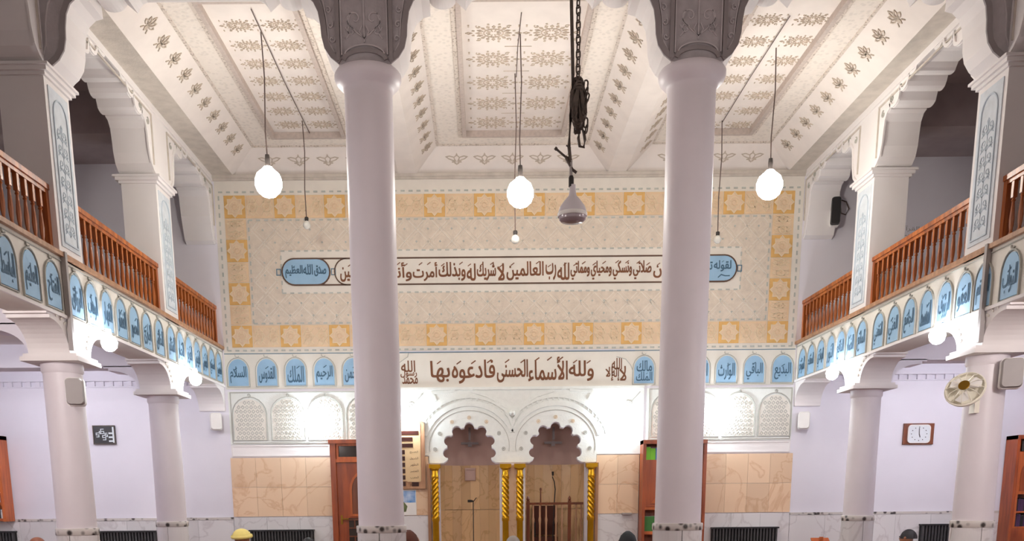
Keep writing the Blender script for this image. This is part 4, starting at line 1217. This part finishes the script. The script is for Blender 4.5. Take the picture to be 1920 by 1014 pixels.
t = thing('wall_clock', 'white-faced wall clock in a brown frame in the right aisle', 'clock', (5.776, D, 2.092))
MB(T).box(-.20, .20, -.135, .135, 0, .03).build('backboard', 'wood_dark', t)
def rrect(w_, h_, r):
    return arcpts(w_/2-r, h_/2-r, r, r, 0, 90, 4) + arcpts(-w_/2+r, h_/2-r, r, r, 90, 180, 4) + arcpts(-w_/2+r, -h_/2+r, r, r, 180, 270, 4) + arcpts(w_/2-r, -h_/2+r, r, r, 270, 360, 4)
MB(T).prism(rrect(.28, .22, .04), .03, .042).build('dial', 'clock_face', t)
MB(T).strip(rrect(.285, .225, .04), .012, .03, .048, True).build('dial_rim', 'plastic_white', t)
m = MB(T)
for k in range(12):
    a = 2*PI*k/12; m.box(.085*math.sin(a)*1.2-.005, .085*math.sin(a)*1.2+.005, .085*math.cos(a)-.005, .085*math.cos(a)+.005, .042, .045)
m.build('hour_marks', 'black', t)
MB(T).strip([(0, 0), (.015, -.045)], .008, .043, .048).build('hour_hand', 'black', t)
MB(T).strip([(0, -.01), (-.004, .075)], .006, .045, .05).build('minute_hand', 'black', t)

# ---------------------------------------------------------------- doors, bookcases, boards
dr = struct(MB(FAR).box(-2.012, -1.94, 0, 2.05, 0, .09).box(-1.24, -1.17, 0, 2.05, 0, .09).box(-2.03, -1.15, 2.03, 2.08, 0, .10).build('door_1', 'wood_door'))
MB(FAR).box(-1.94, -1.24, 1.79, 1.83, 0, .08).build('transom_bar', 'wood_orange', dr)
tr = MB(FAR).strip([(-1.92, 1.845), (-1.26, 1.845), (-1.26, 2.015), (-1.92, 2.015)], .03, 0, .06, True).build('transom_frame', 'wood_orange', dr)
MB(FAR).box(-1.91, -1.27, 1.85, 2.01, .02, .03).build('pane', 'glass_dark', tr)
MB(FAR).box(-1.94, -1.24, 0, 1.79, 0, .05).build('door_leaf', 'wood_door', dr)
pl = arch_outline(-1.54, 1.10, .44, .58, .25)
MB(FAR).prism(pl, .05, .058).build('door_panel', 'wood_dark', dr)
MB(FAR).strip(pl, .03, .05, .07, True).build('panel_moulding', 'wood_orange', dr)
MB(FAR).box(-1.80, -1.28, .12, 1.06, .05, .056).build('lattice_field', 'glass_dark', dr)
m = MB(FAR)
for k in range(9):
    zz = .16 + .11*k
    m.box(-1.80, -1.28, zz-.008, zz+.008, .056, .072)
    for xx in (-1.72, -1.56, -1.40) if k % 2 else (-1.64, -1.48, -1.32):
        m.box(xx-.008, xx+.008, zz, zz+.11, .056, .070)
m.build('lattice', 'wood_dark', dr)
hn = MB(FAR).box(-1.905, -1.88, .98, 1.10, .05, .06).build('lock_plate', 'brass', dr)
MB(FAR).box(-1.90, -1.80, 1.045, 1.06, .06, .085).build('handle', 'brass', dr)
MB(FAR).box(-1.60, -1.50, 1.70, 1.74, .05, .056).build('name_plate', 'gold', dr)

def bookcase(loc, wd, h, d, label, mside, rows, open_front=True, group=None):
    t = thing('bookcase', label, 'bookcase', loc, 0, group)
    b = .04
    for a0 in (-wd/2, wd/2-b): MB().box(a0, a0+b, -d, 0, 0, h).build('side_panel', mside, t)
    MB().box(-wd/2, wd/2, -d-.015, 0, h-.05, h).build('top', mside, t)
    MB().box(-wd/2+b, wd/2-b, -.02, 0, 0, h-.05).build('back_panel', mside, t)
    return t
ORD = ('first', 'second', 'third', 'fourth', 'fifth', 'sixth', 'seventh', 'eighth', 'ninth', 'tenth', 'eleventh', 'twelfth')
COLN = {'book_lime': 'lime green', 'book_blue': 'blue', 'paper': 'white', 'book_green': 'green', 'book_tan': 'tan', 'black': 'black', 'book_red': 'dark red', 'book_violet': 'violet'}
def books(x0, x1, y, z, h, seed, mats_, where, group, thick=(.025, .045), d=.16):
    rng = random.Random(seed); x = x0; k = 0
    while x < x1 - .02 and k < 12:
        w_ = min(rng.uniform(*thick), x1-x); hh_ = h * rng.uniform(.82, 1.0)
        mm = mats_[k % len(mats_)]
        o = MB().box(x, x+w_-.002, y-d, y, z, z+hh_).build('book', mm)
        o['label'] = '%s book, %s from the left on the %s' % (COLN[mm], ORD[k], where); o['category'] = 'book'; o['group'] = group
        MB().box(x+.003, x+w_-.005, y-d+.004, y-.004, z+hh_-.004, z+hh_+.001).build('pages', 'paper', o)
        x += w_; k += 1
# bookcase right of the niches (half hidden by the column)
bc = bookcase((2.51, D-.026, 0), .83, 2.03, .26, 'tall brown bookcase half hidden behind the right thick column', 'wood_door', 5)
MB().box(-.375, .375, -.24, -.02, 1.74, 1.78).build('shelf', 'wood_door', bc)
MB().box(-.375, .375, -.25, -.23, 1.18, 1.74).build('door_panel', 'wood_door', bc)
MB().box(-.375, .375, -.24, -.02, 1.14, 1.18).build('shelf', 'wood_orange', bc)
MB().box(-.375, .375, -.24, -.02, .82, .86).build('shelf', 'wood_orange', bc)
MB().box(-.375, .375, -.24, -.02, .5, .54).build('shelf', 'wood_orange', bc)
MB().box(-.375, .375, -.24, -.02, .1, .14).build('shelf', 'wood_orange', bc)
m = MB(plane((2.51-2.51, -.252, 0), (1, 0, 0), (0, 0, 1))); m.prism([(-.30, 1.22), (-.02, 1.22), (-.02, 1.55)], 0, .012); m.build('carved_corner', 'wood_orange', bc)
books(2.145, 2.50, D-.06, 1.78, .17, 1, ['book_lime', 'book_lime', 'book_blue', 'paper'], 'top shelf of the half-hidden bookcase', 'books on the top shelf of the half-hidden bookcase', (.055, .07))
books(2.145, 2.56, D-.06, .86, .21, 3, ['book_green'], 'middle shelf of the half-hidden bookcase', 'green books on the middle shelf', (.09, .12))
books(2.145, 2.56, D-.06, .54, .21, 4, ['book_green'], 'low shelf of the half-hidden bookcase', 'green books on the low shelf', (.09, .12))
# bookcase in the left aisle
bc = bookcase((-6.62, D-.03, 1.06), .66, 1.10, .24, 'orange wooden wall bookcase at the far end of the left aisle', 'wood_orange', 5)
zs = [1.10, 1.31, 1.52, 1.72, 1.92]
for k, z in enumerate(zs):
    MB().box(-.29, .29, -.22, -.02, z-1.06-.03, z-1.06).build('shelf', 'wood_orange', bc)
    books(-6.68, -6.335, D-.06, z, .13, 10+k, ['paper', 'book_tan', 'black', 'paper', 'book_red'], ('lowest', 'fourth', 'third', 'second', 'top')[k] + ' shelf of the left bookcase', 'books in the left bookcase')
# bookcase in the right aisle with glazed doors
bc = bookcase((7.42, D-.03, 0), .95, 2.05, .28, 'orange-brown glazed bookcase in the right aisle at the picture edge', 'wood_door', 5)
MB().box(-.435, .435, -.27, -.25, 1.30, 1.80).build('door_panel', 'wood_orange', bc)
m = MB(plane((0, -.27, 0), (1, 0, 0), (0, 0, 1))).prism(arch_outline(-.22, 1.34, .34, .40, .17), 0, .012).build('carved_arch', 'wood_door', bc)
MB().box(-.435, .435, -.27, -.25, 1.80, 1.84).build('rail', 'wood_orange', bc)
MB().box(-.40, .40, -.255, -.245, 1.85, 1.98).build('pane', 'glass_dark', bc)
for z in (1.08, .88, .5): MB().box(-.435, .435, -.24, -.02, z-.02, z).build('shelf', 'wood_orange', bc)
MB().box(-.435, .435, -.27, -.25, .40, .86).build('door_panel', 'wood_door', bc)
MB().box(-.435, -.40, -.27, -.25, .86, 1.30).build('door_stile', 'wood_orange', bc)
for z, sd, lab in ((1.08, 30, 'upper'), (.88, 31, 'lower')):
    books(6.99, 7.38, D-.06, z, .17, sd, ['book_violet', 'book_violet', 'black'], lab + ' shelf of the glazed bookcase', 'books in the glazed bookcase')

t = thing('prayer_time_board', 'tan prayer-time board in a wooden frame beside the left thick column', 'board', (-.95, D, 1.87))
MB(T).prism([(-.20, -.43), (.19, -.43), (.19, .40), (.15, .44), (-.20, .44)], 0, .05).build('board_body', 'wood_nosing', t)
MB(T).box(-.18, .135, -.33, .41, .05, .056).build('board_panel', 'board_tan', t)
MB(T).strip([(-.19, -.415), (.175, -.415), (.175, .395), (.14, .425), (-.19, .425)], .03, .05, .065, True).build('board_frame', 'wood_nosing', t)
for z, w_ in ((.29, .28), (.21, .20), (.13, .205)):
    MB(T).box(-.17, -.17+w_, z-.025, z+.025, .056, .062).build('display', 'led_black', t)
for k in range(6):
    MB(T).box(-.17, -.075, .045-.082*k-.028, .045-.082*k+.028, .056, .062).build('display', 'led_black', t)
MB(T).box(.01, .10, -.40, -.345, .05, .062).build('display', 'led_black', t)
pf = MB(T).box(-.05, .125, -.40+.06, .09, .056, .058).build('label_field', 'board_tan', t)
lettering(lambda a, b, c=0: Vector((a, -c, b)), ['الصبح', 'الشروق', 'الظهر', 'العصر', 'المغرب', 'العشاء'], [(-.01, .10, .025-.082*k, .062-.082*k) for k in range(6)], .0595, 'brown_line', pf)
t = thing('wall_poster', 'small poster of a blue sky below the prayer-time board', 'poster', (-.98, D, 1.26))
MB(T).box(-.13, .09, -.165, .165, .022, .026).build('sheet', 'paper', t)
MB(T).box(-.12, .08, .0, .155, .026, .027).build('sky_picture', 'poster_sky', t)
MB(T).prism([(-.12, -.13), (-.05, -.12), (-.03, -.05), (-.07, .0), (-.10, .03), (-.12, .0)], .026, .028).build('tree_picture', 'poster_green', t)
o = MB(FAR).box(1.87, 2.0, 1.075, 1.10, .0, .07).build('small_shelf', 'plastic_grey')
o['label'] = 'small grey shelf on the peach marble beside the bookcase'; o['category'] = 'shelf'

# ---------------------------------------------------------------- gold columns of the niches
def gold_column(x, label, hand=1):
    t = thing('gold_column', label, 'column', (x, D-.085, 0), 0, 'gold columns of the niches')
    MB().box(-.075, .075, -.07, .07, 0, .10).build('plinth', 'gold', t)
    MB().lathe([(.06, .1), (.045, .14), (.042, 1.0), (.05, 1.02), (.05, 1.05)], (0,0,0), 18).build('lower_shaft', 'gold', t, True)
    tw = MB(); n, seg = 72, 30; rings = []
    for k in range(n+1):
        z = 1.05 + .53*k/n; ph = z*96*hand
        rings.append(tw.pts([((.041+.009*math.cos(4*(2*PI*q/seg)+ph))*math.cos(2*PI*q/seg), (.041+.009*math.cos(4*(2*PI*q/seg)+ph))*math.sin(2*PI*q/seg), z) for q in range(seg)]))
    for A, B in zip(rings, rings[1:]):
        for q in range(seg): tw.face([A[q], A[(q+1) % seg], B[(q+1) % seg], B[q]])
    tw.build('twisted_shaft', 'gold', t, True)
    MB().lathe([(.045, 1.58), (.05, 1.60), (.042, 1.62), (.042, 1.67), (.06, 1.69), (.06, 1.70)], (0,0,0), 18).build('neck', 'gold', t, True)
    MB().box(-.075, .075, -.07, .07, 1.70, 1.75).build('capital', 'gold', t)
for x, lab in ((-.63, 'leftmost gold column with twisted shaft at the left niche'), (.305, 'gold column with twisted shaft on the right side of the left niche'), (.495, 'gold column with twisted shaft on the left side of the right niche'), (1.445, 'rightmost gold column with twisted shaft at the right niche')):
    gold_column(x, lab, -1 if x < -.5 else 1)
for x in (-.715, 1.525):
    MB(FAR).box(x-.02, x+.02, 0, 1.76, 0, .06).build('niche_jamb', 'wood_nosing', wall)

# microphone stand in the left niche
t = thing('microphone_stand', 'dark microphone on a thin stand in the left niche', 'microphone', (-.13, 13.02, 0))
MB().lathe([(.10, 0), (.10, .015), (.02, .03)], (0,0,0), 20).build('base', 'black', t, True)
MB().tube([(0, 0, .02), (0, 0, 1.26)], .007, 8).build('pole', 'iron', t, True)
MB().lathe([(.012, .66), (.012, .70)], (0,0,0), 10).build('clutch', 'black', t)
MB().tube([(0, 0, 1.26), (.03, -.02, 1.30), (.045, -.03, 1.315)], .006, 8).build('gooseneck', 'iron', t, True)
MB().tube([(-.075, -.02, 1.272), (-.03, -.02, 1.272), (.0, -.01, 1.27)], [.018, .018, .010], 10).build('microphone_head', 'black', t, True)

# pulpit with railing, chair and staff in the right niche
t = thing('pulpit_railing', 'brown wooden pulpit railing in front of the right niche', 'railing', (.972, 12.86, 0))
MB().box(-.385, .385, -.02, .02, 1.215, 1.245).build('top_rail', 'wood_dark', t)
MB().box(-.385, .385, -.02, .02, .12, .16).build('bottom_rail', 'wood_dark', t)
for x, h in ((-.36, 1.31), (.20, 1.31)):
    MB().box(x-.022, x+.022, -.022, .022, 0, h-.04).lathe([(.012, h-.04), (.024, h-.025), (.02, h-.005), (.006, h+.02)], (x, 0, 0), 10).build('newel_post', 'wood_dark', t)
for x in (-.29, -.20, -.115, .02, .10, .29, .36):
    MB().lathe([(.014, .16), (.018, .5), (.013, .95), (.020, 1.02), (.012, 1.06), (.012, 1.215)], (x, 0, 0), 10).build('baluster', 'wood_nosing', t, True)
t = thing('wooden_staff', 'thin straight wooden staff rising behind the pulpit railing', 'staff', (.787, 12.93, 0))
MB().tube([(0, 0, 0), (.0, 0, .8), (0, 0, 1.43)], [.012, .011, .009], 8).build('shaft', 'wood_dark', t, True)
MB().lathe([(.012, 1.40), (.016, 1.42), (.010, 1.44)], (0,0,0), 8).build('knob', 'wood_dark', t, True)
t = thing('microphone_stand', 'dark bent gooseneck microphone stand rising behind the pulpit railing', 'microphone', (.95, 12.945, 0))
MB().lathe([(.06, 0), (.06, .015), (.015, .03)], (0,0,0), 16).build('base', 'black', t)
MB().tube([(0, 0, .02), (.01, 0, .9), (.02, 0, 1.2), (.035, 0, 1.42), (.02, -.01, 1.52), (-.005, -.02, 1.58), (0, -.02, 1.62)], .007, 8).build('gooseneck', 'black', t, True)
MB().tube([(0, -.02, 1.60), (-.002, -.03, 1.65)], [.012, .016], 8).build('microphone_head', 'black', t, True)
t = thing('chair', 'dark red-brown chair behind the pulpit railing', 'chair', (.86, 13.12, 0))
MB().box(-.17, .17, -.12, .15, .72, .78).build('seat', 'cloth_brown', t)
MB().prism([(-.16, .10), (.16, .10), (.16, .17), (-.16, .17)], .80, 1.20).build('backrest', 'cloth_brown', t)
for sx in (-.15, .15):
    for sy in (-.10, .13): MB().box(sx-.015, sx+.015, sy-.015, sy+.015, 0, .72).build('leg', 'black', t)
    MB().box(sx-.015, sx+.015, -.12, .12, .95, .98).box(sx-.012, sx+.012, -.12, -.09, .78, .95).build('armrest', 'black', t)

# ---------------------------------------------------------------- radiators under the wainscot
def radiator(x0, x1, top, label):
    t = thing('radiator', label, 'radiator', ((x0+x1)/2, D-.026, .08), 0, 'dark radiators along the far wall')
    w_ = x1-x0; h = top-.08
    MB().box(-w_/2, w_/2, -.03, 0, 0, h-.02).build('back_plate', 'black', t)
    MB().box(-w_/2-.01, w_/2+.01, -.10, 0, h-.02, h).build('top_cover', 'black', t)
    n = int(w_/.04)
    me = MB().box(-.012, .012, -.085, -.03, .02, h-.02).mesh('fin', 'radiator_grey')
    for k in range(n):
        o = link('fin', me, t); o.location = (-w_/2 + w_*(k+.5)/n, 0, 0)
    for sx in (-w_/2+.05, w_/2-.05): MB().box(sx-.02, sx+.02, -.08, 0, -.08, 0).build('foot', 'black', t)
radiator(-6.95, -6.29, .93, 'dark ribbed radiator at the left picture edge below the orange bookcase')
radiator(-5.17, -4.39, .92, 'dark ribbed radiator between the two left aisle columns')
radiator(-3.13, -2.28, .917, 'dark ribbed radiator left of the wooden door')
radiator(3.08, 3.96, .90, 'dark ribbed radiator right of the right thick column')
radiator(5.89, 6.56, .918, 'dark ribbed radiator in the right aisle below the brown-framed clock')
t = thing('book_stand', 'small orange wooden book stand by the right aisle wall', 'book stand', (4.226, 11.8, 0))
MB().box(-.10, .10, -.10, .10, 0, .03).build('base', 'wood_orange', t)
MB().box(-.02, .02, -.02, .02, .03, .72).build('post', 'wood_orange', t)
MB(lambda a, b, c: Vector((a, b*.8 - c*.6, .72 + b*.6 + c*.8))).box(-.11, .11, -.06, .09, 0, .015).build('rest', 'wood_orange', t)
MB().box(-.022, .022, -.01, .012, .72, .80).build('finial', 'wood_orange', t)

# ---------------------------------------------------------------- people sitting on the carpet
def person(loc, rz, top, label, cloth, skin, hat=None, hatmat='hair', hood=False):
    t = thing('person', label, 'person', loc, rz, None)
    s_ = top/.88
    V = [((0,0,.13),.15), ((0,-.01,.30),.14), ((0,0,.46),.15), ((0,.0,.55),.10), ((0,.005,.63),.05), ((0,.02,.70),.07), ((0,.025,.775),.088), ((0,.015,.83),.062)]
    Eg = [(0,1),(1,2),(2,3),(3,4),(4,5),(5,6),(6,7)]
    for sx in (-1, 1):
        i = len(V)
        V += [((sx*.15,0,.54),.065), ((sx*.23,.03,.36),.05), ((sx*.17,.20,.22),.038), ((sx*.13,.26,.19),.032)]
        Eg += [(3,i),(i,i+1),(i+1,i+2),(i+2,i+3)]
        h0 = i+3
        for f_, (dx, dy, L) in enumerate(((-.030,.05,.04), (-.016,.075,.05), (-.002,.08,.053), (.012,.075,.048))):
            j = len(V)
            V += [((sx*(.13+dx),.26+dy*.55,.185),.010), ((sx*(.13+dx*1.1),.26+dy,.17),.009)]; Eg += [(h0,j),(j,j+1)]
        j = len(V); V += [((sx*.095,.25,.19),.011), ((sx*.078,.28,.185),.010)]; Eg += [(h0,j),(j,j+1)]
        k = len(V)
        V += [((sx*.11,.02,.10),.10), ((sx*.31,.24,.09),.07), ((sx*.05,.33,.06),.05), ((-sx*.09,.34,.045),.035)]
        Eg += [(0,k),(k,k+1),(k+1,k+2),(k+2,k+3)]
    nb = len(V); V += [((0,.105,.765),.014), ((0,.115,.75),.012)]; Eg += [(6,nb),(nb,nb+1)]
    for sx in (-1, 1):
        e_ = len(V); V += [((sx*.085,.01,.775),.016), ((sx*.093,.005,.79),.012)]; Eg += [(6,e_),(e_,e_+1)]
    me = bpy.data.meshes.new('body'); me.from_pydata([tuple(c*s_ for c in v) for v, r in V], Eg, []); me.update()
    o = bpy.data.objects.new('body', me); col.objects.link(o)
    md = o.modifiers.new('skin', 'SKIN'); md.use_smooth_shade = True
    lay = me.skin_vertices[0].data if me.skin_vertices else None
    if lay is None:
        bm = bmesh.new(); bm.from_mesh(me); bm.verts.layers.skin.verify(); bm.to_mesh(me); bm.free(); lay = me.skin_vertices[0].data
    for k, (v, r) in enumerate(V):
        lay[k].radius = (r*s_, r*s_); lay[k].use_root = (k == 0)
    sb = o.modifiers.new('sub', 'SUBSURF'); sb.levels = 1; sb.render_levels = 1
    dg = bpy.context.evaluated_depsgraph_get()
    m2 = bpy.data.meshes.new_from_object(o.evaluated_get(dg)); bpy.data.objects.remove(o)
    m2.materials.clear(); m2.materials.append(MATS[cloth]); m2.materials.append(MATS[skin])
    for p in m2.polygons:
        c = p.center / s_
        p.material_index = 1 if (c.z > .625 or (c.y > .235 and c.z > .14 and abs(c.x) < .2) or (c.y > .3 and abs(c.x) < .16 and c.z < .08)) else 0
        p.use_smooth = True
    link('body', m2, t)
    def dome(a, b, c0, ctr, z0, z1, nm, mm):
        m = MB(); n = 7
        m.lathe([(1.0*math.cos(PI/2*q/n)+.001, math.sin(PI/2*q/n)) for q in range(n+1)], (0,0,0), 20)
        m.v = [Vector((p.x*a, p.y*b + ctr, z0 + p.z*(z1-z0)))*s_ for p in m.v]
        return m.build(nm, mm, t, True)
    if hood:
        m = MB(); m.lathe([(.15, .54), (.135, .62), (.118, .70), (.108, .78), (.085, .84), (.05, .875), (.02, .895)], (0, -.012, 0), 22)
        m.v = [Vector((p.x, p.y - (.03 if p.z > .7 else 0), p.z))*s_ for p in m.v]; m.build('hood', hatmat, t, True)
    elif hat == 'cap':
        dome(.098, .108, 0, .012, .80, .885, 'cap', hatmat)
    elif hat == 'turban':
        dome(.11, .12, 0, .01, .79, .89, 'turban', hatmat)
        MB().tube([tuple(Vector((.105*math.cos(2*PI*q/18), .012+.112*math.sin(2*PI*q/18), .80+.012*math.sin(2*PI*q/18)))*s_) for q in range(18)], .022*s_, 8, True).build('turban_fold', hatmat, t, True)
    elif hat == 'hair':
        dome(.093, .102, 0, .002, .765, .88, 'hair', hatmat)
    else:
        dome(.092, .10, 0, .012, .785, .868, 'scalp', skin)
    for sx in (-1, 1):
        m = MB(); m.lathe([(.002, -.008), (.009, 0), (.002, .008)], (sx*.034*s_, .10*s_, .785*s_), 8); m.build('eye', 'black', t)
    m = MB().box(-.025*s_, .025*s_, .098*s_, .106*s_, .722*s_, .728*s_); m.build('mouth', 'skin_dark', t)
    return t
person((-5.475, 11.6, 0), .3, .90, 'bald person with brown skin sitting left of the near left aisle column', 'cloth_tan', 'skin_dark')
person((-3.04, 11.9, 0), -.2, .95, 'person in a pale yellow turban and brown clothes sitting by the radiator', 'cloth_brown', 'skin', 'turban', 'cloth_yellow')
person((-2.18, 11.8, 0), .1, .85, 'black-haired person sitting just left of the wooden door', 'cloth_black', 'skin', 'hair', 'hair')
person((-.84, 11.0, 0), -.5, .94, 'person in a dark brown hooded cloak sitting beside the left thick column', 'cloth_brown', 'skin', None, 'cloth_brown', hood=True)
person((.366, 11.5, 0), 0, .86, 'grey-haired person sitting between the two niches', 'cloth_grey', 'skin', 'hair', 'hair_grey')
person((1.747, 11.5, 0), .2, .89, 'person in a black pointed hood sitting right of the gold columns', 'cloth_black', 'skin', None, 'cloth_black', hood=True)
person((5.32, 11.8, 0), .8, .885, 'black-haired person in a dark jacket sitting in the right aisle', 'cloth_black', 'skin', 'hair', 'hair')
